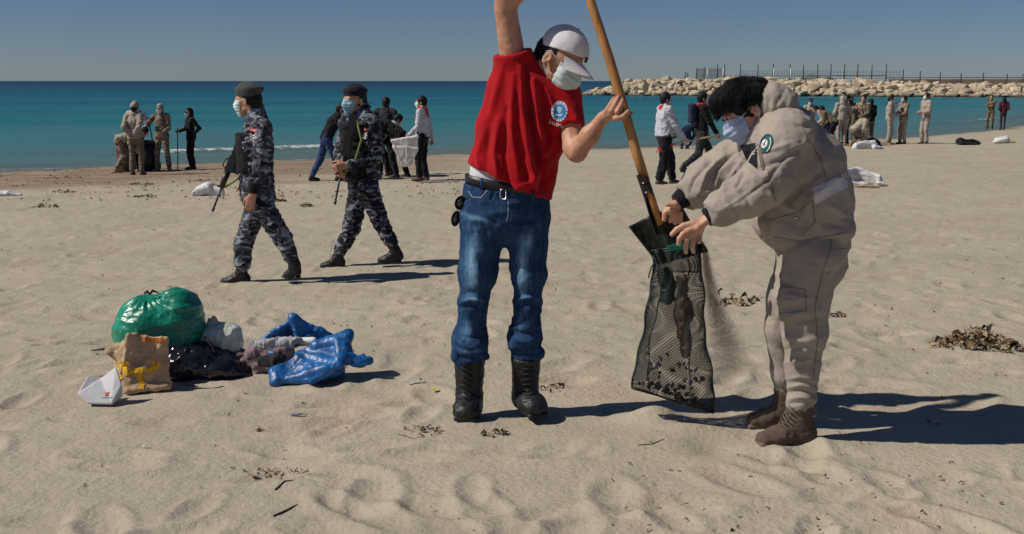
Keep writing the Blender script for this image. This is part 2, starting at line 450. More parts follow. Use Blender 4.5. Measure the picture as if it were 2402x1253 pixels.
M['hair'] = plain('black_hair', (.009, .008, .008), rough=.6, spec=.25, bs=160, bstr=.5, bd=.003, var=.3)
M['hair_brown'] = plain('dark_brown_hair', (.02, .014, .012), rough=.55, bs=120, bstr=.6, var=.3)
M['boot_black'] = plain('black_boot_leather', (.013, .013, .014), rough=.5, spec=.4, bs=60, bstr=.5, bd=.004)
M['boot_brown'] = plain('brown_suede', (.10, .068, .05), rough=.9, bs=60, bstr=.5, bd=.004); M['boot_tan'] = plain('tan_suede', (.36, .20, .10), rough=.9)
M['leather'] = plain('black_belt_leather', (.015, .015, .02), rough=.4); M['steel'] = plain('brushed_steel', (.5, .5, .5), rough=.35, metal=1)
M['gun'] = plain('gunmetal', (.016, .016, .018), rough=.45, spec=.5, bs=80); M['black_iron'] = plain('black_painted_steel', (.013, .013, .012), rough=.5, bs=25, var=.5, bstr=.4)
M['eye'] = plain('eye_white', (.7, .68, .65), rough=.2, bstr=0); M['iris'] = plain('dark_iris', (.02, .012, .01), rough=.1, bstr=0)
M['white'] = plain('white_plastic', (.75, .75, .74), rough=.5); M['lace'] = plain('black_lace', (.02, .02, .022), rough=.8)
M['lens'] = plain('dark_lens', (.03, .025, .02), rough=.06, spec=.8, bstr=0)
M['green_patch'] = plain('dark_green_patch', (.008, .09, .075), rough=.8); M['navy_patch'] = plain('navy_patch', (.02, .02, .06), rough=.8)
M['patch_white'] = plain('white_thread', (.7, .7, .7), rough=.8, bstr=.1); M['patch_blue'] = plain('blue_print', (.04, .22, .55), rough=.7, bstr=.1); M['patch_red'] = plain('red_thread', (.55, .03, .04), rough=.8); M['patch_sky'] = plain('light_blue_print', (.25, .5, .75), rough=.7, bstr=.1)
M['green_strap'] = cloth('green_strap', (.25, .28, .08))
M['camo_blue'] = camo('grey_urban_camouflage', [(.012, .013, .018), (.05, .055, .07), (.11, .12, .145), (.30, .33, .38)], 6)
M['camo_dark'] = camo('dark_urban_camouflage', [(.010, .011, .015), (.02, .022, .03), (.07, .075, .09), (.24, .27, .31)], 6)
M['camo_tan'] = camo('tan_camouflage', [(.10, .08, .06), (.27, .22, .17), (.16, .12, .08), (.34, .31, .25)], 5)
M['camo_wood'] = camo('woodland_camouflage', [(.06, .045, .03), (.20, .14, .09), (.10, .09, .05), (.25, .20, .13)], 5)
# worn denim
m, N, L, b = new_mat('worn_blue_denim'); vec = coords(N, L, (1, 1, .28))
att = N.new('ShaderNodeAttribute'); att.attribute_name = 'wear'
f1 = mathn(N, L, 'ADD', mathn(N, L, 'MULTIPLY', nz(N, L, vec, 40, 7, .75), .68), mathn(N, L, 'MULTIPLY', att.outputs['Fac'], .55))
L.new(ramp(N, L, f1, [(.20, (.012, .028, .070)), (.40, (.034, .085, .185)), (.66, (.13, .27, .45)), (.92, (.42, .58, .72))]), b.inputs['Base Color'])
b.inputs['Roughness'].default_value = .95; b.inputs['Specular IOR Level'].default_value = .08
h = mathn(N, L, 'ADD', mathn(N, L, 'MULTIPLY', crease(N, L, coords(N, L, (1, 1, 1.8)), 8), 1.8), nz(N, L, coords(N, L), 500, 2)); bump(N, L, b, h, .6, .011); M['jeans'] = m
m, N, L, b = new_mat('dusty_black_blade'); vec = coords(N, L, (1, 1, 1))
L.new(ramp(N, L, nz(N, L, coords(N, L, (3, 3, 1)), 12, 6, .7), [(.52, (.012, .013, .011)), (.62, (.05, .055, .03)), (.75, (.16, .14, .09))]), b.inputs['Base Color']); b.inputs['Roughness'].default_value = .5; bump(N, L, b, nz(N, L, vec, 40, 5), .5, .004); M['blade'] = m
# wood handle
m, N, L, b = new_mat('varnished_ash_wood'); vec = coords(N, L, (6, 6, .5))
L.new(ramp(N, L, nz(N, L, vec, 9, 6), [(.3, (.26, .105, .03)), (.55, (.46, .22, .07)), (.75, (.56, .31, .12))]), b.inputs['Base Color']); b.inputs['Roughness'].default_value = .42
bump(N, L, b, nz(N, L, vec, 30, 3), .2, .002); M['wood'] = m
M['wood_pale'] = plain('pale_wood', (.42, .32, .2), rough=.6)

# ================================================================== SETTING
def grid_mesh(name, X, Y, Z, mat, kind='structure'):
    ny, nx = X.shape; v = np.stack([X, Y, Z], -1).reshape(-1, 3)
    i = np.arange(nx - 1)[None, :] + nx * np.arange(ny - 1)[:, None]; i = i.ravel()
    o = link(name, polymesh(name, v, np.stack([i, i + 1, i + nx + 1, i + nx], 1)), mat); return tag(o, kind=kind)

# --- sand: one sheet, denser near the camera, with trampled hollows and ripples
m, N, L, b = new_mat('beach_sand'); vec = coords(N, L)
geo = N.new('ShaderNodeNewGeometry'); sep = N.new('ShaderNodeSeparateXYZ'); L.new(geo.outputs['Position'], sep.inputs[0])
c0 = ramp(N, L, nz(N, L, vec, .9, 6, .6), [(.3, (.385, .335, .26)), (.7, (.455, .40, .315))])
speck = ramp(N, L, nz(N, L, vec, 90, 3, .8), [(.30, (.55, .5, .45)), (.42, (1, 1, 1)), (.62, (1, 1, 1)), (.8, (1.0, .98, .95))])
c1 = mixc(N, L, .8, c0, speck, 'MULTIPLY')
pk = ramp(N, L, nz(N, L, vec, 1.7, 3), [(.55, (1, 1, 1)), (.75, (1.0, .9, .85))]); c1 = mixc(N, L, .8, c1, pk, 'MULTIPLY')
at = N.new('ShaderNodeAttribute'); at.attribute_name = 'wet'
st = coords(N, L, (.5, 2.2, 1)); brn = ramp(N, L, nz(N, L, st, 1.2, 6, .7), [(.38, (.33, .255, .18)), (.60, (.17, .115, .08))])
c2 = mixc(N, L, mathn(N, L, 'MULTIPLY', at.outputs['Fac'], .85), c1, brn)
L.new(c2, b.inputs['Base Color']); b.inputs['Roughness'].default_value = .95; b.inputs['Specular IOR Level'].default_value = .15
h = mathn(N, L, 'ADD', mathn(N, L, 'MULTIPLY', nz(N, L, vec, 6, 4, .5), 1.8), mathn(N, L, 'ADD', mathn(N, L, 'MULTIPLY', nz(N, L, vec, 38, 4), 1.0), mathn(N, L, 'MULTIPLY', nz(N, L, vec, 260, 2), .22)))
bump(N, L, b, h, .75, .012); M['sand'] = m

ys = np.concatenate([np.linspace(-12, 2.6, 12)[:-1], 1 / np.linspace(1 / 2.6, 1 / 75.0, 640), np.geomspace(80, 320, 20)])
us = np.concatenate([np.linspace(-8, -.62, 24)[:-1], np.linspace(-.62, .62, 640), np.linspace(.62, 8, 24)[1:]])
Yg = np.repeat(ys[:, None], len(us), 1); Xg = us[None, :] * np.maximum(Yg, 3.0)
def relief(x, y):
    p = np.stack([x, y, 0 * x], -1)
    near = np.clip(1.3 - y / 60, .15, 1)
    r = .016 * fbm(p * .8, 3, 5) + .0030 * fbm(p * 3.1, 3, 9) * near - .007 * smooth((noise(p * V(9, 11, 1), 61) - .25) / .5) * near
    tr = noise(p * V(3.3, 3.9, 1) + 40, 21); tr2 = noise(p * V(6.2, 7.4, 1), 25)
    r += -.013 * smooth((tr - .25) / .55) * near - .009 * smooth((tr2 - .3) / .4) * near
    r += .0015 * np.sin((x * .35 + y) * 26 + 2.5 * noise(p * 1.7, 3)) * smooth(noise(p * .8, 33) * 1.4) * (y < 14)
    return r * (1 - .60 * smooth((6.4 - y) / 2.2))
rng = np.random.RandomState(5)
def ground_full(x, y):
    z = ground(x, y) + relief(x, y)
    for c, rx, ry, hgt in MOUNDS:
        z = z + hgt * np.exp(-(((x - c[0]) / rx) ** 2 + ((y - c[1]) / ry) ** 2))
    return z
MOUNDS = [((1535, 990), .13, .10, .07), ((1620, 1015), .16, .07, .035), ((1690, 1050), .12, .09, -.035), ((2290, 830), .25, .2, .05), ((1110, 1000), .12, .05, .018),
          ((1500, 1040), .3, .12, .025), ((640, 1085), .22, .13, -.02), ((700, 1135), .16, .06, .02), ((1930, 1045), .18, .07, .02), ((60, 820), .4, .3, .03)]
MOUNDS = [(W(*c_), rx, ry, h_) for c_, rx, ry, h_ in MOUNDS]
Zg = ground_full(Xg, Yg)
# footprints: oval hollows with a pushed-up rim
fp = []
for _ in range(300):
    y = 3.3 + 15 * rng.rand() ** 1.5; x = (rng.rand() - .5) * 1.15 * y; fp.append((x, y, rng.rand() * math.pi, .8 + .5 * rng.rand()))
for k in range(14):                                # tracks
    x, y = (rng.rand() - .5) * 6, 4 + 9 * rng.rand(); a = rng.rand() * .7 - .35 + (math.pi if k % 2 else 0)
    for j in range(9):
        fp.append((x + math.cos(a) * .38 * j - math.sin(a) * .1 * (j % 2), y + math.sin(a) * .38 * j + math.cos(a) * .1 * (j % 2), a, .9))
rows = Yg[:, 0]
for x, y, a, s in fp:
    j0, j1 = np.searchsorted(rows, [y - .35, y + .35])
    if j1 <= j0: continue
    dx, dy = Xg[j0:j1] - x, Yg[j0:j1] - y; u = (dx * math.cos(a) + dy * math.sin(a)) / (.15 * s); w = (-dx * math.sin(a) + dy * math.cos(a)) / (.065 * s)
    r = np.sqrt(u * u + w * w); Zg[j0:j1] += s * (-.013 * smooth(1.25 - r) + .006 * np.exp(-((r - 1.35) / .35) ** 2))
sand = grid_mesh('sand', Xg, Yg, Zg, M['sand'])
sh_ = (shore(Xg) - Yg) / 1.118
wet = smooth((12.5 - sh_ + 2.5 * fbm(np.stack([Xg * .3, Yg * .6, 0 * Xg], -1), 3, 2)) / 5) * smooth((2 - Xg) / 8 + .1)
wet = np.maximum(wet, .75 * smooth((1.6 - sh_) / 1.2))
a_ = sand.data.attributes.new('wet', 'FLOAT', 'POINT'); a_.data.foreach_set('value', wet.ravel().astype(np.float32))
def gz(x, y): return float(ground_full(np.array([x], float), np.array([y], float))[0])

# --- sea
m, N, L, b = new_mat('sea_water'); geo = N.new('ShaderNodeNewGeometry')
at = N.new('ShaderNodeAttribute'); at.attribute_name = 'offshore'       # metres from the waterline, log scaled
sv = coords(N, L, (.012, .055, 1)); streak = nz(N, L, sv, 1.0, 5, .6)
fac = mathn(N, L, 'ADD', at.outputs['Fac'], mathn(N, L, 'MULTIPLY', mathn(N, L, 'SUBTRACT', streak, .5), .6))
col = ramp(N, L, fac, [(0, (.12, .15, .13)), (.15, (.085, .165, .165)), (.34, (.040, .175, .190)), (.5, (.012, .145, .165)), (.66, (.004, .10, .135)), (.82, (.002, .055, .095)), (1, (.002, .026, .06))])
fo = N.new('ShaderNodeAttribute'); fo.attribute_name = 'foam'
fn = nz(N, L, coords(N, L, (.7, 2.2, 1)), 3.2, 7, .75)
ff = ramp(N, L, mathn(N, L, 'ADD', fo.outputs['Fac'], mathn(N, L, 'MULTIPLY', mathn(N, L, 'SUBTRACT', fn, .5), 1.9)), [(.56, (0, 0, 0)), (.74, (1, 1, 1))])
L.new(mixc(N, L, ff, col, (.72, .74, .74)), b.inputs['Base Color'])
b.inputs['Roughness'].default_value = .32; b.inputs['IOR'].default_value = 1.33; b.inputs['Specular IOR Level'].default_value = .22
hh = mathn(N, L, 'ADD', nz(N, L, coords(N, L, (.25, 1.0, 1)), 1.6, 6, .65), mathn(N, L, 'MULTIPLY', nz(N, L, coords(N, L, (.05, .22, 1)), 1.0, 4), 3.0))
bump(N, L, b, hh, .55, .25); M['sea'] = m
dd = np.concatenate([np.linspace(-4, 14, 110), np.geomspace(14.5, 400, 110), np.geomspace(450, 30000, 24)])
xx = np.concatenate([-np.geomspace(30000, 60, 22), np.linspace(-55, 120, 260), np.geomspace(126, 30000, 22)])
Xs = np.repeat(xx[None, :], len(dd), 0); Ds = np.repeat(dd[:, None], len(xx), 1)
Ys = np.where(np.abs(Xs) < 1e9, shore(np.clip(Xs, -60, 130)) + Ds * 1.118, 0)
p3 = np.stack([Xs * .12, Ys * .5, 0 * Xs], -1)
amp = np.clip(Ds / 12, 0, 1) * np.clip(1.3 - Ds / 500, 0.0, 1)
crest = 5.2 + 1.1 * noise(np.stack([Xs * .13, 0 * Xs, 0 * Xs], -1), 8)
ridge = np.exp(-((Ds - crest) / np.where(Ds < crest, .35, .9)) ** 2)
xm = np.clip(.25 + 1.1 * noise(np.stack([Xs * .11 + 3, 0 * Xs, 0 * Xs], -1), 12) + .5 * ((Xs > -13) & (Xs < -4)) - .8 * (Xs < -14) + .3 * ((Xs > 28) & (Xs < 45)), 0, 1)
Zs = .05 * fbm(p3, 4, 3) * amp + .16 * ridge * xm + .05 * np.sin((Ds - 3 * noise(p3 * .3, 4)) * .9) * np.exp(-Ds / 30) * (Ds > 1)
Zs = np.where(Ds < 1, Zs * .3, Zs)
sea = grid_mesh('sea', Xs, Ys, Zs, M['sea'])
off = np.clip(np.log10(1 + np.maximum(Ds, 0) / 3.0) / 2.55, 0, 1)
foam = .68 * np.exp(-((Ds - crest + .1) / .38) ** 2) * xm + .28 * np.exp(-((Ds - crest - 1.2) / .9) ** 2) * xm + .62 * np.exp(-((Ds + .05) / .28) ** 2) * np.clip(.55 + noise(np.stack([Xs * .3, 0 * Xs, 0 * Xs], -1), 5), .2, 1)
foam += .34 * np.exp(-((Ds - 1.7 - .5 * noise(np.stack([Xs * .25, 0 * Xs, 0 * Xs], -1), 35)) / .22) ** 2) * np.clip(.4 + noise(np.stack([Xs * .18, 0 * Xs, 0 * Xs], -1), 45), 0, 1)
foam += .36 * np.exp(-((Ds - 9.5 - 1.5 * noise(np.stack([Xs * .1, 0 * Xs, 0 * Xs], -1), 36)) / .35) ** 2) * np.clip(noise(np.stack([Xs * .12, 0 * Xs, 0 * Xs], -1), 46), 0, 1)
foam += .22 * np.exp(-((Ds - 2.6 - .6 * noise(np.stack([Xs * .2, 0 * Xs, 0 * Xs], -1), 15)) / .35) ** 2)
for nm, ar in (('offshore', off), ('foam', foam)):
    q = sea.data.attributes.new(nm, 'FLOAT', 'POINT'); q.data.foreach_set('value', ar.ravel().astype(np.float32))

# --- breakwater of piled limestone blocks
m, N, L, b = new_mat('limestone_block'); vec = coords(N, L); geo = N.new('ShaderNodeNewGeometry')
oi = N.new('ShaderNodeObjectInfo')
cc = ramp(N, L, nz(N, L, vec, 1.3, 5), [(.3, (.42, .35, .255)), (.7, (.60, .53, .41))])
tn = ramp(N, L, oi.outputs['Random'], [(0, (.74, .68, .62)), (.5, (.95, .93, .9)), (1, (1.06, 1.03, 1.0))]); cc = mixc(N, L, 1.0, cc, tn, 'MULTIPLY')
sp = N.new('ShaderNodeSeparateXYZ'); L.new(geo.outputs['Position'], sp.inputs[0])
alg = ramp(N, L, mathn(N, L, 'ADD', sp.outputs['Z'], mathn(N, L, 'MULTIPLY', nz(N, L, vec, .8, 3), .8)), [(.45, (.055, .045, .025)), (.95, (1, 1, 1))])
L.new(mixc(N, L, 1.0, cc, alg, 'MULTIPLY'), b.inputs['Base Color']); b.inputs['Roughness'].default_value = .95
bump(N, L, b, nz(N, L, vec, 3, 5), .6, .15); M['rock'] = m
m, N, L, b = new_mat('dark_rubble'); b.inputs['Base Color'].default_value = (.075, .06, .045, 1); b.inputs['Roughness'].default_value = 1; M['rubble'] = m
BW0, BW1 = V(17.5, 194.0, 0), V(118, 150.0, 0); bdir = unit(BW1 - BW0); bout = V(bdir[1], -bdir[0], 0)      # towards the beach
bw = thing('breakwater', 'long breakwater of piled pale limestone blocks reaching out into the sea', 'breakwater', BW0)
import bmesh
rocks = []
for k in range(14):
    bm = bmesh.new(); r_ = random.Random(k)
    for _ in range(20):
        v_ = unit(V(r_.gauss(0, 1), r_.gauss(0, 1), r_.gauss(0, 1))); v_ = np.sign(v_) * np.abs(v_) ** .6 * r_.uniform(.85, 1.05); bm.verts.new((v_[0], v_[1] * .85, v_[2] * .8))
    ch = bmesh.ops.convex_hull(bm, input=bm.verts); bmesh.ops.delete(bm, geom=[g for g in ch['geom_interior'] if isinstance(g, bmesh.types.BMVert)], context='VERTS')
    me = bpy.data.meshes.new('rock'); bm.to_mesh(me); bm.free(); me.materials.append(M['rock']); rocks.append(me)
def crest_h(t): return 2.6 * smooth((t + 4) / 9) * (1 - .36 * smooth((t - 28) / 40))
LB = np.linalg.norm(BW1 - BW0)
# rubble core with a flat crown
cr = MB(); nb = 60
prof = lambda h: [(7.0, -1.2), (5.2, .1), (2.3, h - .7), (-6, h - .6), (-12, -1.2)]
vv = []; 
for i in range(nb + 1):
    t = -2 + (LB + 120) * i / nb; h = max(.05, float(crest_h(t)))
    for o_, z in prof(h): q = BW0 + bdir * t + bout * (o_ * (.2 if t < 0 else 1)); vv.append((q[0], q[1], min(z, h)))
cr.add(vv, [(i * 5 + j, i * 5 + j + 1, (i + 1) * 5 + j + 1, (i + 1) * 5 + j) for i in range(nb) for j in range(4)]); cr.build('rubble_core', M['rubble'], bw, False)
cnt = 0; extra = MB()
spots = []
for row, (zf, of) in enumerate([(.0, 5.7), (.15, 5.2), (.30, 4.7), (.45, 4.2), (.60, 3.7), (.75, 3.2), (.88, 2.6), (.97, 1.9), (1.0, 1.1)]):
    t = -3.2 + rnd.random()
    while t < 92:
        s = rnd.uniform(.48, .95) * (1.5 if rnd.random() < .16 else 1)
        h = float(crest_h(t)); spots.append((t + rnd.uniform(-.3, .3), zf, of + rnd.uniform(-.35, .35), s, h, row)); t += s * 1.42
# round end of the mole
for k in range(16):
    a = rnd.uniform(.2, 2.6); r2 = rnd.uniform(2, 6.5); spots.append((-math.sin(a) * r2 * .8, max(0, .75 - r2 / 8), math.cos(a) * r2 * .7 + 1.5, rnd.uniform(.6, 1.0), 2.2, 0))
spots.sort(key=lambda q: -q[3])
for n_, (t, zf, of, s, h, row) in enumerate(spots):
    q = BW0 + bdir * t + bout * of; z = -.15 + zf * (h - .12) + rnd.uniform(-.12, .12)
    me = rocks[rnd.randrange(14)]; rot = (rnd.uniform(-.35, .35), rnd.uniform(-.35, .35), rnd.uniform(0, 6.28)); sc = (s * rnd.uniform(.85, 1.2), s * rnd.uniform(.8, 1.1), s * rnd.uniform(.6, .85))
    if n_ < 298:
        o = bpy.data.objects.new('rock', me); C.objects.link(o); o.parent = bw; o.location = Vector(q - BW0) + Vector((0, 0, z)); o.rotation_euler = rot; o.scale = sc
    else:
        from mathutils import Euler, Matrix
        mt = Matrix.Translation(Vector((q[0], q[1], z))) @ Euler(rot).to_matrix().to_4x4() @ Matrix.Diagonal((*sc, 1))
        extra.add([tuple(mt @ v.co) for v in me.vertices], [tuple(p.vertices) for p in me.polygons])
if extra.v: tag(extra.build('small_rocks', M['rock'], bw, False), kind='stuff')
def bwpt(px, of=0.0):                            # point of the mole's crown line below a pixel column
    dx = (px - CX) / FPX / math.cos(0)            # x over depth
    dx = ray(px, 185)[0] / ray(px, 185)[1]
    o = BW0 + bout * of; t = (dx * o[1] - o[0]) / (bdir[0] - dx * bdir[1]); return o + bdir * t, t
# low retaining wall behind the right half of the mole
qa_, _ = bwpt(2085, -5.0); qb_, _ = bwpt(2420, -5.0); M['wallbrown'] = plain('weathered_brown_concrete', (.17, .13, .10), rough=.95, var=.35, bs=3)
lw = MB(); dv = unit(qb_ - qa_); zt = 2.62
lw.box((qa_ + qb_) / 2 + V(0, 0, zt / 2 + .6), (np.linalg.norm(qb_ - qa_) / 2, .3, zt / 2 - .55), dv, np.cross(V(0, 0, 1), dv), (0, 0, 1)); tag(lw.build('low_wall', M['wallbrown'], None, False), 'low weathered brown wall behind the right half of the breakwater', 'wall')
# fence on the crown
FM = plain('galvanised_dark_post', (.035, .045, .06), rough=.6); FW = plain('white_painted_post', (.6, .62, .64), rough=.6)
m, N, L, b = new_mat('fence_netting'); b.inputs['Base Color'].default_value = (.10, .085, .095, 1); b.inputs['Roughness'].default_value = .9; M['netting'] = m
p0, _ = bwpt(1607); fence = thing('post_fence', 'tall dark post and rail fence along the top of the breakwater', 'fence', (p0[0], p0[1], 2.5))
posts = [(1607, 168, 0), (1613, 170, 0), (1633, 160, 0), (1651, 157, 0), (1659, 162, 1), (1682, 151, 0), (1696, 160, 1), (1699, 150, 0), (1736, 150, 0), (1777, 152, 0), (1813, 150, 0), (1815, 161, 1), (1852, 150, 0), (1854, 161, 1), (1884, 152, 0), (1917, 151, 0), (1948, 150, 0), (1980, 150, 0), (2011, 150, 0), (2044, 153, 0), (2078, 151, 0), (2118, 163, 0), (2158, 167, 0), (2205, 169, 0), (2254, 172, 0), (2306, 170, 0), (2362, 174, 0), (2399, 174, 0)]
for px, ty, wh in posts:
    q, t = bwpt(px, -2.0 if not wh else -1.2); h = float(crest_h(max(t, 3))); top = P(px, ty, q[1])[2]; rr = .085 if not wh else .10
    mb = MB().tube([(q[0], q[1], h - .8), (q[0], q[1], top)], rr, 6)
    
    mb.build('post', FW if wh else FM, fence)
for a_px, b_px, row in ((1633, 2078, 178), (2078, 2399, 182)):
    qa, _ = bwpt(a_px, -2.05); qb, _ = bwpt(b_px, -2.05)
    MB().tube([P(a_px, row, qa[1]), P(b_px, row, qb[1])], .05, 5).build('rail', FM, fence)
# netting panels: real strands
def netpanel(pa, pb, y0, y1, of, step=.42, rr=.022, mat=None):
    qa, _ = bwpt(pa, of); qb, _ = bwpt(pb, of); z0 = P(pa, y1, qa[1])[2]; z1 = P(pa, y0, qa[1])[2]
    mb = MB(); n_ = int(np.linalg.norm(qb - qa) / step)
    for i in range(n_ + 1):
        q = qa + (qb - qa) * i / n_; mb.tube([(q[0], q[1], z0), (q[0], q[1], z1)], rr, 3, False)
    for j in range(int((z1 - z0) / step) + 1):
        z = z0 + j * step; mb.tube([(qa[0], qa[1], z), (qb[0], qb[1], z)], rr, 3, False)
    mb.build('netting', mat or M['netting'], fence)
netpanel(1633, 1699, 160, 184, -2.1, .22, .035); netpanel(1736, 1948, 166, 184, -2.1, .4); netpanel(1948, 2118, 166, 184, -2.1, .5); netpanel(1607, 1613, 170, 184, -2.0, .3, .04)
# low shrubs on the mole
M['shrub'] = plain('dull_green_leaves', (.045, .06, .025), rough=.8)
def shrub(px, w, h_, name, label):
    q, t = bwpt(px, .3); h = float(crest_h(t)) - .1; mb = MB(); r_ = random.Random(px)
    for _ in range(260):
        a, r2 = r_.uniform(0, 6.28), r_.random() ** .5; c = V(q[0] + math.cos(a) * r2 * w, q[1] + math.sin(a) * r2 * w * .5, h + h_ * (1 - r2 ** 2) * r_.random())
        d = unit(V(r_.uniform(-1, 1), r_.uniform(-1, 1), r_.uniform(-.2, 1))); e = unit(np.cross(d, V(0.3, .9, .1))); s_ = r_.uniform(.10, .2)
        mb.add([c - e * s_ * .5, c + d * s_, c + e * s_ * .5], [(0, 1, 2)])
    o = thing(name, label, 'shrub', (q[0], q[1], h), 'shrubs on the breakwater'); tag(mb.build('foliage', M['shrub'], o, False), kind='stuff')
    MB().tube([(q[0], q[1], h - .3), (q[0], q[1], h + h_ * .6)], [.07, .02], 5).build('stem', M['rubble'], o)
shrub(1905, 2.3, 1.1, 'shrub', 'larger dark green shrub on top of the breakwater right of the fence middle')
shrub(1940, 1.3, .7, 'shrub', 'smaller dark green shrub beside the larger one on the breakwater')
shrub(2190, 1.0, .5, 'shrub', 'low dark shrub on the far right part of the breakwater')
shrub(1722, 1.6, .5, 'shrub', 'low dry brown-green shrub on the breakwater behind the black-haired boy')

# ================================================================== FIGURES
def frame(fwd, up):
    f = unit(fwd); u = np.asarray(up, float); l = unit(np.cross(u, f)); u = np.cross(f, l); return f, l, u
class Head:
    """head frame: origin between the ears, (left, forward, up) in metres"""
    def __init__(s, c, fwd, up=(0, 0, 1), sc=1.0): s.c = np.asarray(c, float); s.f, s.l, s.u = frame(fwd, up); s.s = sc
    def p(s, l, f, u): return s.c + s.s * (l * s.l + f * s.f + u * s.u)
    def cap(s, a, b, ra, rb, flat=1, k=None, **kw): return cap(s.p(*a), s.p(*b), ra * s.s, rb * s.s, flat, s.l, k, **kw)
    def ell(s, c, r, k=None): return ell(s.p(*c), np.array(r) * s.s, s.l, s.f, s.u, k)
    def half(s, pt, n): return half(s.p(*pt), n[0] * s.l + n[1] * s.f + n[2] * s.u)
def head_prims(H, neck, nr=.056):
    L_ = [H.ell((0, -.012, .035), (.075, .094, .086), .01), H.cap((0, .028, .01), (0, .032, -.06), .062, .044, 1, .02),
          H.cap((.03, .02, -.062), (0, .062, -.092), .026, .026, 1, .015), H.cap((-.03, .02, -.062), (0, .062, -.092), .026, .026, 1, .015),
          H.cap((0, .088, .018), (0, .106, -.022), .009, .0135, 1, .008), H.cap((-.034, .078, .027), (.034, .078, .027), .016, .016, 1, .012),
          H.cap((-.036, .066, -.02), (-.03, .05, -.05), .024, .02, 1, .015), H.cap((.036, .066, -.02), (.03, .05, -.05), .024, .02, 1, .015),
          H.cap((-.018, .086, -.056), (.018, .086, -.056), .011, .011, .7, .008), H.cap((-.012, .083, -.068), (.012, .083, -.068), .010, .010, .7, .006)]
    L_.append(cap(H.p(0, -.028, -.045), neck, nr * H.s, nr * 1.12 * H.s, 1, H.l, .02))
    for s in (-1, 1):
        L_.append(H.ell((s * .079, -.012, -.008), (.010, .019, .032), .006)); L_.append(sub(H.ell((s * .089, -.008, -.004), (.007, .010, .018), .004)))
        L_.append(sub(H.ell((s * .033, .098, .004), (.018, .018, .010), .01)))
    return L_
def eyes(H, par):
    for s in (-1, 1):
        e = MB(); c = H.p(s * .032, .072, .004); r = .0125 * H.s
        n = 10; vs = []; fs = []
        for i in range(n + 1):
            for j in range(n):
                th, ph = math.pi * i / n, 2 * math.pi * j / n
                vs.append(c + r * (math.cos(th) * H.f + math.sin(th) * (math.cos(ph) * H.l + math.sin(ph) * H.u)))
        iris = [(i * n + j, i * n + (j + 1) % n, (i + 1) * n + (j + 1) % n, (i + 1) * n + j) for i in range(3) for j in range(n)]
        whit = [(i * n + j, i * n + (j + 1) % n, (i + 1) * n + (j + 1) % n, (i + 1) * n + j) for i in range(3, n) for j in range(n)]
        o = e.add(vs, whit).build('eye', M['eye'], par); MB().add(vs, iris).build('iris', M['iris'], o)
        MB().tube([H.p(s * .014, .093, .022), H.p(s * .032, .094, .030), H.p(s * .05, .078, .024)], [.003, .004, .0015], 5).build('eyebrow', M['hair'], par)
def face_mask(H, par, mat, res=.004, loops=True):
    e = .0055
    pr = [H.cap((0, .028, .01), (0, .032, -.06), .062 + e, .046 + e, 1, .02),
          H.cap((.03, .02, -.062), (0, .062, -.092), .026 + e, .026 + e, 1, .015), H.cap((-.03, .02, -.062), (0, .062, -.092), .026 + e, .026 + e, 1, .015),
          H.cap((-.034, .078, .027), (.034, .078, .027), .016 + e, .016 + e, 1, .012), H.cap((-.036, .066, -.02), (-.03, .05, -.05), .024 + e, .022 + e, 1, .015), H.cap((.036, .066, -.02), (.03, .05, -.05), .024 + e, .022 + e, 1, .015),
          H.cap((0, .088, .014), (0, .108, -.024), .014 + e, .0175 + e, 1, .03), H.cap((-.022, .084, -.05), (.022, .084, -.05), .018 + e, .018 + e, 1, .03), H.cap((0, .106, -.026), (0, .075, -.085), .016 + e, .02 + e, 1, .03)]
    pr += [H.half((0, 0, .000), (0, -.25, 1)), H.half((0, .040, 0), (0, -1, -.15)), H.half((0, 0, -.122), (0, 0, -1))]
    def d(v, n): q = (v - H.c) @ H.u / H.s; return .0016 * np.sin(q * 260)
    o = blob('face_mask', pr, res, mat, par, .01, d, 1)
    if loops:
        for s in (-1, 1):
            MB().tube([H.p(s * .066, .046, .002), H.p(s * .078, .012, .014), H.p(s * .088, -.014, .024), H.p(s * .086, -.028, .01)], .0016, 5).build('ear_loop', M['mask'], o)
            MB().tube([H.p(s * .056, .036, -.078), H.p(s * .076, .004, -.05), H.p(s * .087, -.024, -.02), H.p(s * .086, -.028, .01)], .0016, 5).build('ear_loop', M['mask'], o)
    return o
def hair(H, par, mat, thick=.010, length='short', res=.005, amp=.003, seed=0, capped=False):
    pr = [H.ell((0, -.016, .042), (.077 + thick, .096 + thick, .086 + thick * 1.5), .02), H.cap((0, -.055, .0), (0, -.06, -.045), .066 + thick * .6, .052, 1, .02)]
    if length == 'short':
        pr += [sub(H.cap((0, .115, .03), (0, .11, -.14), .082, .09, 1, .012)), H.half((0, 0, -.062), (0, .1, -1))]
        for s in (-1, 1): pr.append(sub(H.ell((s * .088, -.002, -.022), (.03, .03, .045), .008)))
    if capped: pr.append(H.half((0, .012, 0), (0, 1, .25)))
    if length == 'long':
        pr += [H.cap((0, -.06, .0), (0, -.09, -.20), .08, .062, .6, .03), H.cap((.06, -.03, 0), (.05, -.03, -.16), .04, .035, 1, .03), H.cap((-.06, -.03, 0), (-.05, -.03, -.16), .04, .035, 1, .03), sub(H.cap((0, .13, .035), (0, .12, -.14), .085, .09, 1, .012))]
    dsp = lambda v, n: amp * ridged(((v - H.c) @ np.array([H.l, H.f, H.u]).T) * V(55, 55, 22), 3, seed)
    return blob('hair', pr, res, mat, par, .02, dsp, 1)
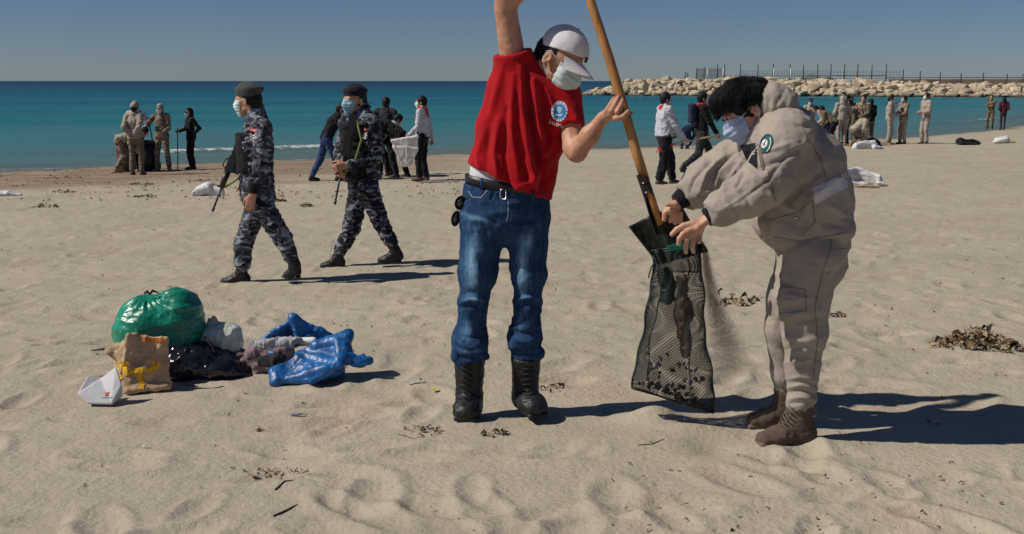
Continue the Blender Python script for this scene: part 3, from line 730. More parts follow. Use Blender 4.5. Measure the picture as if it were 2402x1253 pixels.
def strands(hobj, H, par, n, length, r, lift, seed=1, name='hair_strands'):
    v, F = SURF[hobj.name]; g = np.random.RandomState(seed); f = F[g.randint(0, len(F), n)]; p = v[f].mean(1)
    loc_ = (p - H.c) @ np.array([H.l, H.f, H.u]).T; ok = ~((loc_[:, 1] > .02) & (loc_[:, 2] < .055)) & ~((np.abs(loc_[:, 0]) > .05) & (loc_[:, 2] < .02) & (loc_[:, 1] > -.06)); f = f[ok]; p = p[ok]; n = len(p)
    nr = np.cross(v[f[:, 1]] - v[f[:, 0]], v[f[:, 2]] - v[f[:, 0]]); nr /= np.linalg.norm(nr, axis=1)[:, None] + 1e-12
    if ((p - H.c) * nr).sum() < 0: nr = -nr
    crown = H.p(.01, -.055, .13); t = p - crown + .03 * H.f + .012 * g.randn(n, 3) + .02 * noise(p * 18, 3)[:, None] * H.l; t -= nr * (t * nr).sum(1)[:, None]; t /= np.linalg.norm(t, axis=1)[:, None] + 1e-9
    b_ = np.cross(t, nr); V_ = []; L_ = length * (.6 + .6 * g.rand(n)); lf = lift * (.2 + g.rand(n)); ben = .012 * g.randn(n); K = 5
    for i in range(K + 1):
        u = i / K; s_ = L_ * u; c = p + t * s_[:, None] + nr * (lf * math.sin(u * 2.6) * 1.1 - s_ ** 2 * 3.6 + .0005)[:, None] + b_ * (ben * u * u)[:, None]
        rr = r * (1 - .8 * u)
        for j in range(3): a = 2.0944 * j; V_.append(c + rr * (math.cos(a) * nr + math.sin(a) * b_))
    V_ = np.stack(V_, 1).reshape(-1, 3); base = (np.arange(n) * 3 * (K + 1))[:, None]; F_ = []
    for i in range(K):
        for j in range(3): F_.append(base + np.array([i * 3 + j, i * 3 + (j + 1) % 3, i * 3 + 3 + (j + 1) % 3, i * 3 + 3 + j]))
    o = link(name, polymesh(name, V_, np.concatenate(F_)), M['hair'], hobj); return tag(o, kind='stuff')
def beret(H, par, mat, res=.005, tilt=.15):
    o = blob('beret', [H.cap((0, -.01, .050), (0, -.012, .072), .090, .091, 1.18, .01), H.ell((-.012, -.018, .094), (.100, .120, .036), .02), H.half((0, 0, .044), (0, .14, -1)), ], res, mat, par, .02, lambda v, n: .0025 * fbm(v * 30, 3, 3))
    return o
def ballcap(H, par, mat, res=.004, brim=True, logo=None):
    pr = [H.ell((0, -.012, .050), (.088, .107, .098), .01), H.half((0, 0, .042), (0, .36, -1))]
    o = blob('cap', pr, res, mat, par, .01, lambda v, n: .0012 * fbm(v * 25, 3, 3))
    if brim:
        nu, nv = 16, 7; vs = []
        for lay in (0, 1):
            for a in range(nu + 1):
                for b_ in range(nv + 1):
                    u_, v_ = -1 + 2 * a / nu, b_ / nv; l_ = u_ * .074; fi = -.012 + .102 * math.sqrt(max(0, 1 - (l_ / .088) ** 2)); fo_ = fi + .078 * math.sqrt(max(0, 1 - u_ ** 2 * .93)) + .002
                    vs.append(H.p(l_ * (1 - .08 * v_), fi + (fo_ - fi) * v_, .050 - .024 * u_ * u_ * (.4 + v_) - .016 * v_ - .0035 * lay))
        K = (nu + 1) * (nv + 1); id_ = lambda l_, a, b_: l_ * K + a * (nv + 1) + b_; fs = []
        for a in range(nu):
            for b_ in range(nv): fs += [(id_(0, a, b_), id_(0, a, b_ + 1), id_(0, a + 1, b_ + 1), id_(0, a + 1, b_)), (id_(1, a, b_), id_(1, a + 1, b_), id_(1, a + 1, b_ + 1), id_(1, a, b_ + 1))]
            fs.append((id_(0, a, nv), id_(1, a, nv), id_(1, a + 1, nv), id_(0, a + 1, nv)))
        MB().add(vs, fs).build('brim', mat, o)
    MB().tube([H.p(0, -.012, .145), H.p(0, -.012, .153)], [.008, .003], 8).build('button', mat, o)
    return o
def hood(H, par, mat, res=.01):
    return blob('hood', [H.ell((0, -.02, .035), (.10, .115, .115)), H.cap((0, -.05, -.02), (0, -.05, -.11), .095, .105), sub(H.cap((0, .13, .02), (0, .14, -.1), .07, .08))], res, mat, par, .03, lambda v, n: .005 * fbm(v * 14, 3, 6))

def hand(w, d, n, a, curl=.5, sc=1.0, thumb=.5, spread=.12):
    """w wrist, d towards the fingers, n the way the palm faces, a towards the thumb"""
    d, n, a = unit(d), unit(n), unit(a); a = unit(a - d * (a @ d)); n = unit(np.cross(d, a)) * (1 if np.cross(d, a) @ n > 0 else -1)
    out = []; r = .0125 * sc
    for i, o_ in enumerate((.029, .010, -.010, -.028)):
        kp = w + sc * (d * (.088 - .004 * abs(i - 1)) + a * o_)
        out.append(cap(w + a * o_ * .55 * sc, kp, .0145 * sc, .0118 * sc, 1, a, .014))
        L_ = (.070, .078, .072, .056)[i] * sc; q = kp; ang = .0; dd = unit(d + a * o_ * spread * 12)
        for j, (fr, c_) in enumerate(((.44, .75), (.31, 1.0), (.25, .8))):
            ang += curl * c_ * (1 + .12 * i); v = math.cos(ang) * dd + math.sin(ang) * n; q2 = q + v * L_ * fr
            r0 = (.0098, .0090, .0082)[j] * sc * (.88 if i == 3 else 1); out.append(cap(q, q2, r0, r0 * .93, 1, a, .004)); q = q2
    q = w + sc * (d * .02 + a * .022); v = unit(d * .75 + a * .65 + n * .25); q2 = q + v * .045 * sc
    out.append(cap(q, q2, .0165 * sc, .0125 * sc, 1, a, .012)); v2 = unit(d * .85 + a * .2 + n * thumb); q3 = q2 + v2 * .032 * sc; out.append(cap(q2, q3, .0115 * sc, .0098 * sc, 1, a, .005))
    out.append(cap(q3, q3 + unit(d * .8 + n * thumb * 1.6) * .024 * sc, .0098 * sc, .0085 * sc, 1, a, .004)); return out

def ik(a, c, l1, l2, pole):
    a, c = np.asarray(a, float), np.asarray(c, float); v = c - a; d = min(np.linalg.norm(v), (l1 + l2) * .995); u = unit(v)
    x = (l1 * l1 - l2 * l2 + d * d) / (2 * d); h = math.sqrt(max(l1 * l1 - x * x, 0)); p = np.asarray(pole, float); p = p - u * (p @ u); return a + u * x + unit(p) * h

def warp(v, f=5, a=.05, seed=90): return v + a * np.stack([noise(v * f, seed), noise(v * f, seed + 1), noise(v * f, seed + 2)], 1)
def wrinkles(amp, f=(12, 12, 22), seed=0): return lambda v, n: amp * 1.2 * (ridged(warp(v) * V(*f), 3, seed) - .3) + amp * 1.2 * fbm(v * 7, 2, seed + 5)

def bootpiece(par, ankle, heel, toe, mat, r=.045, shaft=.16, res=.008, top=None, lace=False, up=(0, 0, 1), name='boot'):
    ankle, heel, toe = [np.asarray(q, float) for q in (ankle, heel, toe)]; f = unit(toe - heel); u = unit(np.asarray(up, float)); s = np.cross(f, u)
    tp = ankle + u * shaft if top is None else np.asarray(top, float)
    L_ = np.linalg.norm(toe - heel)
    pr = [cap(heel + u * .032 + f * .03, heel + f * L_ * .62 + u * .030, r * .80, r * 1.0, .78, s, .02), cap(heel + f * L_ * .55 + u * .036, toe - f * .045 + u * .028, r * 1.02, r * .86, .72, s, .02),
          cap(heel + u * .05 + f * .035, ankle, r * .85, r * .93, 1, s, .03), cap(ankle + f * .02 - u * .02, heel + f * L_ * .5 + u * .045, r * .8, r * .8, .8, s, .03),
          cap(ankle, tp, r * .95, r * 1.15, 1, s, .02, cutb=True)]
    o = blob(name, pr, res, mat, par, .02, lambda v, n: .0022 * ridged(v * V(30, 30, 45), 3, 4))
    so_ = blob('sole', [box3(heel + f * (L_ * .5) + u * .010, (L_ * .44, r * .84, .012), f, s, u, .012), sub(box3(heel + f * (L_ * .42) - u * .004, (L_ * .07, r * 1.3, .010), f, s, u, .003))], res * .7, M['boot_black'] if mat is M['boot_black'] else M['khaki_dark'], o, .0, None, 1)
    if lace:
        for i in range(7):
            t = i / 6; c = (heel + f * L_ * .56 + u * .075) * (1 - t) + (ankle + f * r * .98 + u * shaft * .8) * t
            MB().tube([c - s * .022 + u * .004 - f * .004, c + f * .006, c + s * .022 - u * .004 - f * .004], .0026, 5).build('lace', M['lace'], o)
    return o

def figure(label, foot, H=1.75, face=90, cat='person', group=None, lean=0, side=0, top='black_cloth', legs='black_cloth', boots='boot_black', skn='skin', head='hair', hatmat=None, mask=None,
           hL=None, hR=None, fL=None, fR=None, kneel=0, look=0, nod=0, res=.012, puff=1.0, glove=None, longhair=False, hipz=None, extra=None, sleeve='long', bootshaft=.14, J=None, yaw=0, noise_amp=.009, legw=1.0, hairmat='hair', lace=False, curl=.6, tuck=False, belt=None):
    """one clothed figure standing at foot (x, y, z); face in degrees (0 = +x, 90 = away from the camera)"""
    s = H / 1.75; foot = np.asarray(foot, float); a = math.radians(face); F = V(math.cos(a), math.sin(a), 0); Lf = V(-math.sin(a), math.cos(a), 0); U = V(0, 0, 1)
    loc = lambda f, l, z: foot + s * (f * F + l * Lf + z * U)
    root = thing('person', label, cat, foot, group); J = J or {}
    hz = hipz if hipz is not None else .93
    pel = J.get('pel', loc(0, 0, hz)); ln = math.radians(lean); sd = math.radians(side)
    up = unit(math.cos(ln) * U + math.sin(ln) * F + math.sin(sd) * Lf); fw = unit(F * math.cos(ln) - U * math.sin(ln))
    ya = math.radians(yaw); Ls = Lf * math.cos(ya) - fw * math.sin(ya); fws = fw * math.cos(ya) + Lf * math.sin(ya)
    chest = J.get('chest', pel + s * (.36 * up)); neck = J.get('neck', pel + s * (.56 * up)); neck = neck
    if 'neck' in J: up = unit(neck - pel); chest = J.get('chest', pel + (neck - pel) * .64); fws = unit(np.cross(Ls, up)) * 1.0; 
    shl = {q: J.get('sh' + n, neck - s * .070 * up + s * q * .178 * Ls) for q, n in ((1, 'L'), (-1, 'R'))}
    look_a = math.radians(look); hf0 = F * math.cos(look_a) + Lf * math.sin(look_a); nd = math.radians(nod)
    hup = unit(.55 * U + .45 * up); hf = unit(hf0 * math.cos(nd) - U * math.sin(nd)); hup = unit(U * math.cos(nd) + hf0 * math.sin(nd))
    hc = J.get('head', neck + s * (.115 * unit(hup + up) + .022 * fws))
    HD = Head(hc, hf, hup, s)
    el = {}; ha = {}
    for q, n, hh_ in ((1, 'L', hL), (-1, 'R', hR)):
        d_ = (.08, q * .27, .86) if hh_ is None else hh_
        ha[q] = J.get('ha' + n, loc(*d_)); el[q] = J.get('el' + n, ik(shl[q], ha[q], .30 * s, .27 * s, -F * .8 + q * Lf * .5 - U * .3))
    hip = {q: pel + s * q * .088 * Lf - s * .02 * U for q in (1, -1)}
    kn = {}; an = {}; toe = {}
    for q, n, f_ in ((1, 'L', fL), (-1, 'R', fR)):
        d_ = (0, q * .12, 0) if f_ is None else f_
        b_ = J.get('an' + n, loc(d_[0], d_[1], d_[2] + .095)); an[q] = b_
        kn[q] = J.get('kn' + n, ik(hip[q], b_, .418 * s, .405 * s, F + .15 * q * Lf)); toe[q] = J.get('toe' + n, b_ - U * .095 * s + F * s * .19 + q * Lf * s * .03 - U * s * (d_[3] if len(d_) > 3 else 0))
    # body: one continuous surface
    bp = head_prims(HD, neck - s * .02 * up, .055)
    bp += [cap(neck - .03 * s * up, chest, .07 * s, .10 * s, .8, Ls), cap(chest, pel, .10 * s, .10 * s, .8, Lf)]
    for q in (1, -1):
        bp += [cap(neck - .04 * s * up, shl[q], .05 * s, .045 * s), cap(shl[q], el[q], .042 * s, .036 * s), cap(el[q], ha[q], .036 * s, .024 * s, 1, k=.02)]
        bp += [cap(pel, hip[q], .08 * s, .07 * s), cap(hip[q], kn[q], .065 * s, .045 * s), cap(kn[q], an[q], .045 * s, .036 * s), cap(an[q] - U * .04 * s, (toe[q] * .45 + an[q] * .55) - U * .02 * s, .030 * s, .024 * s)]
        hd = unit(ha[q] - el[q]); inn = unit(-q * Lf + .3 * F); th = unit(F + U * .3)
        bp += hand(ha[q], hd, inn, th, curl, s)
    body = blob('body', bp, min(res, .010), M[skn], root, .015, None, 1)
    w = puff; tm = M[top]; lm = M[legs]
    tp = [cap(neck - .05 * s * up, chest, .115 * s * w, .158 * s * w, .74, Ls, .03), cap(chest, pel + .06 * s * up, .158 * s * w, .158 * s * w, .78, Lf, .04), cap(pel + .10 * s * up, pel - .05 * s * up * (0 if tuck else 1), .16 * s * w, .165 * s * w, .80, Lf, .03, cutb=True)]
    for q in (1, -1):
        tp += [cap(neck - .045 * s * up, shl[q], .06 * s, .068 * s * w), cap(shl[q], el[q], .066 * s * w, .056 * s * w, 1, k=.03)]
        if sleeve == 'long': tp += [cap(el[q], ha[q] - .01 * s * unit(ha[q] - el[q]), .056 * s * w, .042 * s * w, 1, k=.02, cutb=True)]
    tp += [cap(neck - .04 * s * up, neck + .028 * s * unit(up + hup), .078 * s, .066 * s, 1, Ls, .015)]
    if tuck: tp = [p for p in tp]
    shirt = blob('jacket' if w > 1.04 and not tuck else 'shirt', tp, res, tm, root, .03, wrinkles(noise_amp, (13, 13, 20), int(abs(foot[0] * 10)) % 50), 1)
    lp = [cap(pel + .10 * s * up, pel - .03 * s * U, .150 * s, .158 * s, .80, Lf, .03)]
    for q in (1, -1):
        lp += [cap(hip[q], kn[q], .094 * s * legw, .072 * s * legw, 1.0, Lf, .04), cap(kn[q], an[q] + (kn[q] - an[q]) * (.11 if not lace else .26), .072 * s * legw, .058 * s * legw, 1, Lf, .02)]
    tr = blob('trousers', lp, res, lm, root, .03, wrinkles(noise_amp * .9, (15, 15, 22), 31), 1)
    if belt: blob('belt', [cap(pel + .045 * s * up, pel + .085 * s * up, .173 * s * w, .173 * s * w, .81, Lf, 0, True, True)], res, M[belt], root, 0)
    for q in (1, -1):
        hl = an[q] - (toe[q] - an[q]) * V(1, 1, 0) * .35; hl[2] = toe[q][2] + (an[q][2] - .095 * s - toe[q][2]) * 1.3
        sh_up = unit(kn[q] - an[q])
        bootpiece(root, an[q], hl, toe[q], M[boots], .046 * s, bootshaft * s, res * .75, top=an[q] + sh_up * bootshaft * s, lace=lace)
    if head in ('hair',): hair(HD, root, M[hairmat], length='long' if longhair else 'short', res=min(res, .008), thick=.012)
    elif head == 'cap': hair(HD, root, M[hairmat], .002, 'long' if longhair else 'short', min(res, .008), capped=True); ballcap(HD, root, M[hatmat or 'khaki_lite'], min(res, .008))
    elif head == 'beret': hair(HD, root, M[hairmat], .003, 'short', min(res, .006), .001, capped=True); beret(HD, root, M[hatmat or 'beret'], min(res, .006))
    elif head == 'hood': hood(HD, root, M[top], res)
    if mask: face_mask(HD, root, M[mask], min(res, .006))
    return root, dict(HD=HD, el=el, ha=ha, sh=shl, pel=pel, neck=neck, chest=chest, up=up, F=F, L=Lf, shirt=shirt, trousers=tr, kn=kn, an=an, body=body, fw=fws, s=s)

# ================================================================== THE MAN IN RED WITH THE SHOVEL
YI = float(W(1170, 978)[1]); KI = YI / FPX                      # metres per pixel at his depth
def qi(px, py, dy=0.0): return P(px, py, YI + dy)
def qc(px1, py1, px2, py2, r1, r2, d1=0.0, d2=0.0, flat=1.0, k=None, q=qi, K=KI, side=(1, 0, 0), **kw):
    return cap(q(px1, py1, d1), q(px2, py2, d2), r1 * K, r2 * K, flat, side, k, **kw)
man = thing('person', 'man in red t-shirt, blue jeans and white cap with a shovel over the net bag', 'person', qi(1170, 985))
HI = Head(qi(1312, 144, -.02), (.70, -.50, -.60), (.50, -.10, .86), 1.05)
nk = qi(1262, 208, .0)
bp = head_prims(HI, nk, .058)
bp += [qc(1240, 240, 1200, 420, 60, 60, flat=.6), qc(1200, 420, 1185, 500, 60, 60, flat=.6), qc(1255, 215, 1215, 200, 34, 34), qc(1265, 215, 1328, 240, 30, 26),
       qc(1150, 520, 1118, 700, 28, 24), qc(1118, 700, 1102, 930, 24, 16), qc(1225, 520, 1240, 700, 28, 24), qc(1240, 700, 1232, 930, 24, 16), qc(1185, 490, 1150, 530, 40, 36), qc(1185, 490, 1225, 530, 40, 36)]
# raised arm and the hand on top of the handle
bp += [qc(1212, 200, 1186, 20, 32, 25, .0, -.05, k=.02), qc(1186, 20, 1192, -8, 25, 25, -.05, -.06), qc(1192, -8, 1340, -92, 26, 15, -.06, -.09, k=.03)]
bp += hand(qi(1340, -92, -.09), (.9, 0, .35), (0, .75, -.6), (-.1, -.6, .7), 1.1, .98)
# bent arm
bp += [qc(1330, 232, 1345, 345, 29, 23, .0, -.13, k=.02), qc(1345, 345, 1354, 360, 22, 20, -.13, -.16, k=.02), qc(1352, 356, 1384, 318, 22, 21, -.15, -.20, k=.02), qc(1384, 318, 1414, 276, 21, 12.5, -.20, -.22, k=.02)]
bp += [qc(1412, 280, 1434, 266, 14, 17, -.22, -.24, .8, .012), qc(1434, 262, 1452, 272, 15, 13, -.24, -.25, .8, .01),
       qc(1422, 262, 1434, 243, 6.6, 6.0, -.25, -.255, k=.004), qc(1434, 243, 1441, 231, 6.0, 5.2, -.255, -.24, k=.003),
       qc(1435, 260, 1446, 240, 6.8, 6.0, -.265, -.265, k=.004), qc(1446, 240, 1451, 228, 6.0, 5.2, -.265, -.25, k=.003),
       qc(1448, 263, 1457, 246, 6.6, 5.8, -.275, -.27, k=.004), qc(1457, 246, 1460, 235, 5.8, 5.0, -.27, -.255, k=.003),
       qc(1446, 278, 1463, 274, 7.6, 6.6, -.27, -.28, k=.006), qc(1463, 274, 1473, 262, 6.6, 5.6, -.28, -.275, k=.004),
       qc(1464, 268, 1481, 266, 5, 4.2, -.20, -.20, k=.004)]
def veins(v, n): return .0008 * fbm(v * 60, 3, 2)
body_i = blob('body', bp, .0042, M['skin'], man, .014, veins, 1)
eyes(HI, man)
hair(HI, man, M['hair'], .003, 'short', .004, .0012, 0, True)
cap_i = ballcap(HI, man, M['white_cotton'], .0035)
o = MB()
c = HI.p(.0, .098, .075); MB().add([HI.p(.013, .094, .083), HI.p(-.013, .094, .083), HI.p(-.013, .0975, .062), HI.p(.013, .0975, .062)], [(0, 1, 2, 3)]).build('badge', M['navy_patch'], cap_i)
face_mask(HI, man, M['mask'], .0035)
# t-shirt
tp = [qc(1240, 222, 1222, 310, 98, 100, 0, 0, .60, .03), qc(1222, 310, 1203, 400, 100, 101, 0, 0, .60, .04, flatb=.66), qc(1203, 400, 1196, 480, 101, 94, 0, -.01, .64, .04),
      qc(1266, 205, 1322, 228, 38, 38, 0, -.01, .95, .035), qc(1322, 228, 1338, 300, 39, 33, -.01, -.085, .95, .03, cutb=True),
      qc(1225, 225, 1201, 124, 62, 44, 0, -.03, .85, .05, cutb=True), qc(1262, 215, 1278, 183, 44, 36, 0, .005, .95, .02, cutb=True),
      qc(1290, 270, 1280, 330, 45, 40, -.03, -.03, .7, .06)]
pa, pb = qi(1088, 384, -.12), qi(1290, 474, -.12); nrm = np.cross(unit(pb - pa), V(0, 1, 0)); nrm = nrm if nrm[2] < 0 else -nrm
tp += [half(pa, nrm)]
F_sh = [([(1232, 150), (1242, 250), (1262, 370), (1282, 440)], 9, -.020), ([(1222, 160), (1228, 270), (1246, 400), (1258, 460)], 8, .014), ([(1250, 190), (1262, 290), (1285, 380)], 8, .014),
        ([(1205, 180), (1200, 290), (1215, 420)], 9, .011), ([(1190, 260), (1182, 350), (1195, 440)], 7, -.009), ([(1170, 280), (1160, 360), (1168, 425)], 7, .010), ([(1150, 290), (1140, 360), (1142, 405)], 7, -.007),
        ([(1268, 205), (1278, 300), (1296, 360)], 8, -.012), ([(1275, 390), (1240, 430), (1200, 445)], 10, .012), ([(1290, 410), (1262, 450)], 7, -.010), ([(1180, 150), (1168, 210), (1150, 270)], 8, .007),
        ([(1300, 330), (1285, 352), (1262, 362)], 7, .010), ([(1300, 300), (1296, 250), (1282, 215)], 7, .008), ([(1208, 300), (1222, 380), (1245, 440)], 6, -.008), ([(1330, 245), (1350, 275), (1352, 296)], 6, .006), ([(1130, 330), (1120, 370), (1125, 392)], 5, .006)]
shirt_i = blob('shirt', tp, .0052, M['red'], man, .03, lambda v, n: 1.5 * foldfield(v, n, F_sh) + .0022 * fbm(v * V(14, 14, 5), 3, 3) + .0032 * ridged(warp(v, 4, .06) * V(9, 9, 3.5), 3, 8), 1)
MB().tube([qi(1262 + 37 * math.cos(a) + 6, 190 + 15 * math.sin(a) - 4 * math.cos(a), .0 - .068 * math.sin(a)) for a in np.linspace(0, 2 * math.pi, 25)], .0075, 6).build('collar', M['red'], shirt_i)
# print on the chest
for nm, geo_, mt, of in (('print_ring', disc_px(1312, 261, 19, 24, 0, rot=.1), 'patch_white', .0022), ('print_disc', disc_px(1313, 262, 14, 18, 0, rot=.1), 'patch_blue', .0030), ('print_centre', disc_px(1311, 257, 7, 8, 0, rot=.1), 'patch_sky', .0038),
                         ('print_band', line_px([(1303, 268), (1310, 271), (1318, 269)], 3.5), 'patch_white', .0040), ('print_stroke', line_px([(1306, 252), (1313, 257), (1319, 252)], 2.2), 'patch_white', .0046),
                         ('chest_lettering', text_px('Instruc', 1286, 290, 15.5, .30), 'patch_white', .0030)):
    decal(nm, *geo_, shirt_i, M[mt], shirt_i, of)
# little marks around the ring
for i in range(16):
    a = 2 * math.pi * i / 16; cx, cy = 1312 + 16.6 * math.cos(a), 261 + 21 * math.sin(a); decal('ring_mark', *line_px([(cx - 1.6 * math.sin(a), cy + 2 * math.cos(a)), (cx + 1.6 * math.sin(a), cy - 2 * math.cos(a))], 2.2), shirt_i, M['patch_blue'], shirt_i, .0032)
# white vest showing under the hem
vest = blob('undershirt', [qc(1196, 385, 1190, 440, 92, 93, 0, 0, .60, .02), half(qi(1190, 446), (0, 0, -1))], .006, M['white_cotton'], man, .02, wrinkles(.002), 1)
# jeans
jp = [qc(1188, 437, 1184, 500, 98, 103, 0, 0, .62, .03, cuta=True), qc(1184, 500, 1184, 516, 101, 98, 0, 0, .62, .03),
      qc(1136, 520, 1120, 640, 54, 43, 0, 0, .95, .03), qc(1120, 640, 1109, 715, 42, 32, 0, 0, 1.0, .03), qc(1109, 715, 1103, 800, 32, 36, 0, 0, 1.0, .03), qc(1102, 800, 1103, 842, 41, 40, 0, 0, 1, .03, cutb=True),
      qc(1234, 520, 1240, 640, 52, 40, 0, 0, .95, .03), qc(1240, 640, 1238, 715, 38, 29, 0, 0, 1.0, .03), qc(1238, 715, 1231, 790, 29, 35, 0, 0, 1.0, .03), qc(1230, 790, 1236, 838, 38, 35, 0, 0, 1, .03, cutb=True)]
jp += [qc(1070, 822, 1140, 838, 10, 10, -.04, -.05, k=.02), qc(1068, 838, 1092, 868, 8, 7, -.05, -.055, k=.02), qc(1204, 812, 1268, 826, 9, 9, -.04, -.04, k=.02), qc(1264, 832, 1250, 848, 7, 5, -.045, -.04, k=.02)]
F_j = [([(1080, 712), (1105, 700), (1140, 714)], 6, .010), ([(1078, 722), (1110, 716), (1142, 728)], 5, -.008), ([(1085, 690), (1110, 684), (1140, 694)], 5, -.005), ([(1070, 800), (1100, 815), (1138, 806)], 6, .010), ([(1072, 786), (1100, 794), (1136, 786)], 5, -.008),
       ([(1210, 706), (1240, 696), (1270, 708)], 6, .009), ([(1210, 722), (1240, 714), (1268, 722)], 5, -.007), ([(1200, 790), (1232, 802), (1268, 794)], 6, .009), ([(1198, 775), (1232, 783), (1266, 775)], 5, -.008),
       ([(1180, 560), (1160, 530), (1120, 515)], 6, .007), ([(1180, 548), (1150, 515), (1105, 505)], 5, -.006), ([(1196, 560), (1220, 530), (1262, 520)], 6, .007), ([(1100, 540), (1120, 620), (1122, 690)], 8, .006), ([(1225, 560), (1222, 640), (1225, 690)], 8, .007),
       ([(1078, 835), (1100, 842), (1140, 836)], 4, -.008), ([(1200, 825), (1232, 832), (1268, 826)], 4, -.007), ([(1095, 480), (1130, 500), (1180, 500)], 6, .004), ([(1270, 485), (1240, 505), (1200, 505)], 6, .005), ([(1276, 540), (1262, 570), (1240, 600)], 7, .006)]
jeans = blob('jeans', jp, .0055, M['jeans'], man, .025, lambda v, n: 1.1 * foldfield(v, n, F_j) + .0046 * ridged(warp(v, 5, .08) * V(8, 8, 14), 3, 4) + .001 * fbm(v * 40, 2, 1), 1)
v_, _ = SURF[jeans.name]; x_, y_ = proj(v_)
wear = foldfield(v_, np.tile(V(0, -1, 0), (len(v_), 1)), [([(1112, 540), (1105, 630), (1104, 690)], 16, .55), ([(1226, 560), (1224, 640), (1228, 690)], 11, .8), ([(1244, 545), (1238, 590)], 8, .5), ([(1085, 500), (1110, 512), (1150, 512)], 7, .5), ([(1094, 760), (1090, 800)], 12, .3),
                  ([(1222, 740), (1222, 790)], 9, .3), ([(1085, 705), (1110, 700), (1135, 708)], 4, .4), ([(1215, 702), (1240, 696), (1262, 702)], 4, .35), ([(1068, 818), (1100, 826), (1140, 822)], 4, .35)])
wear = np.clip(1.35 * wear * (.6 + .7 * (noise(v_ * V(22, 22, 9), 7) * .5 + .5)), -.2, 1)
at = jeans.data.attributes.new('wear', 'FLOAT', 'POINT'); at.data.foreach_set('value', wear.astype(np.float32))
# seams, fly, pockets
M['seam'] = plain('pale_seam_thread', (.32, .36, .40), rough=.9)
for pl in ([(1192, 472), (1192, 500), (1188, 520)], [(1098, 448), (1108, 462), (1128, 464), (1143, 446)]): decal('seam', *line_px(pl, 1.6), jeans, M['seam'], jeans, .002)
# belt: a band around the hips
bel = []; belt_c = [qi(1093 + 200 * t, 418 + 38 * t ** .9, 0) for t in np.linspace(0, 1, 2)]
n_ = 56; vs = []
for i in range(n_):
    a = 2 * math.pi * i / n_; t = .5 + .5 * math.cos(a); ctr = qi(1191 + 101 * math.cos(a), 432 + 34 * (t - .5) + 2, 0)
    for dz, rr in ((-.019, 1.0), (.019, .99), (.019, .95), (-.019, .95)):
        vs.append((ctr[0] * 1.0 + (rr - 1) * .15 * math.cos(a), ctr[1] - math.sin(a) * 101 * KI * .64 * rr, ctr[2] + dz))
fs = [(i * 4 + j, i * 4 + (j + 1) % 4, ((i + 1) % n_) * 4 + (j + 1) % 4, ((i + 1) % n_) * 4 + j) for i in range(n_) for j in range(4)]
belt = MB().add(vs, fs).build('belt', M['leather'], man)
bk = MB(); cc_ = qi(1184, 456, -.132)
fr_ = [cc_ + V(x * KI, 0, z * KI) for x, z in ((-9, -11), (-11, 0), (-9, 11), (3, 11), (3, -11), (-9, -11))]; bk.tube(fr_, .0035, 6); bk.build('buckle', M['steel'], belt)
for px_, py_ in ((1130, 432), (1250, 462)):
    MB().box(qi(px_, py_, -.118), (.006, .004, .026)).build('belt_loop', M['jeans'], jeans)
# boots
def hero_boot(par, an_, heel, toe, top, r, mat, res=.0045, shaft_n=7):
    o = bootpiece(par, an_, heel, toe, mat, r, .2, res, top=top, lace=False, up=unit(top - an_)); return o
bt = hero_boot(man, qi(1101, 925, 0), qi(1106, 966, .03), qi(1088, 988, -.165), qi(1102, 838, 0), .060, M['boot_black'])
for i in range(7):
    c = qi(1094 - .5 * i + (2 if i > 3 else 0), 932 - i * 13, -.066 - (.035 if i == 0 else .008)); MB().tube([c + V(-.026, .008, .008), c + V(0, -.006, 0), c + V(.026, .008, -.006)], .003, 5).build('lace', M['lace'], bt)
bt = hero_boot(man, qi(1232, 918, .02), qi(1222, 950, .045), qi(1268, 976, -.15), qi(1234, 836, .0), .058, M['boot_black'])
for i in range(7):
    c = qi(1243 - i * 1.2, 925 - i * 12, -.06 - (.03 if i == 0 else .004)); MB().tube([c + V(-.026, .008, -.004), c + V(0, -.006, 0), c + V(.026, .010, .008)], .003, 5).build('lace', M['lace'], bt)
# sunglasses hanging from the pocket
sg = thing('sunglasses', 'dark sunglasses hanging by one arm from the front pocket of the blue jeans', 'sunglasses', qi(1076, 500, -.05))
for (cx, cy, rx, ry, dy) in ((1080, 476, 13, 16, -.055), (1069, 513, 10, 18, -.03)):
    n_ = 20; ring = [qi(cx + rx * math.cos(a) + .35 * ry * math.sin(a) * -.4, cy + ry * math.sin(a), dy + .004 * math.cos(a)) for a in np.linspace(0, 2 * math.pi, n_ + 1)]
    MB().tube(ring, .0016, 5).build('rim', M['gun'], sg)
    cpt = qi(cx, cy, dy - .004); cpb = qi(cx, cy, dy + .004); MB().add([cpt] + ring[:-1] + [cpb], [(0, i + 1, (i + 1) % n_ + 1) for i in range(n_)] + [(n_ + 1, (i + 1) % n_ + 1, i + 1) for i in range(n_)]).build('lens', M['lens'], sg)
MB().tube([qi(1076, 489, -.05), qi(1072, 494, -.04), qi(1070, 499, -.035)], .0015, 5).build('bridge', M['gun'], sg)
MB().tube([qi(1086, 463, -.055), qi(1096, 462, -.07), qi(1106, 470, -.075), qi(1110, 480, -.07)], .0018, 5).build('temple', M['gun'], sg)

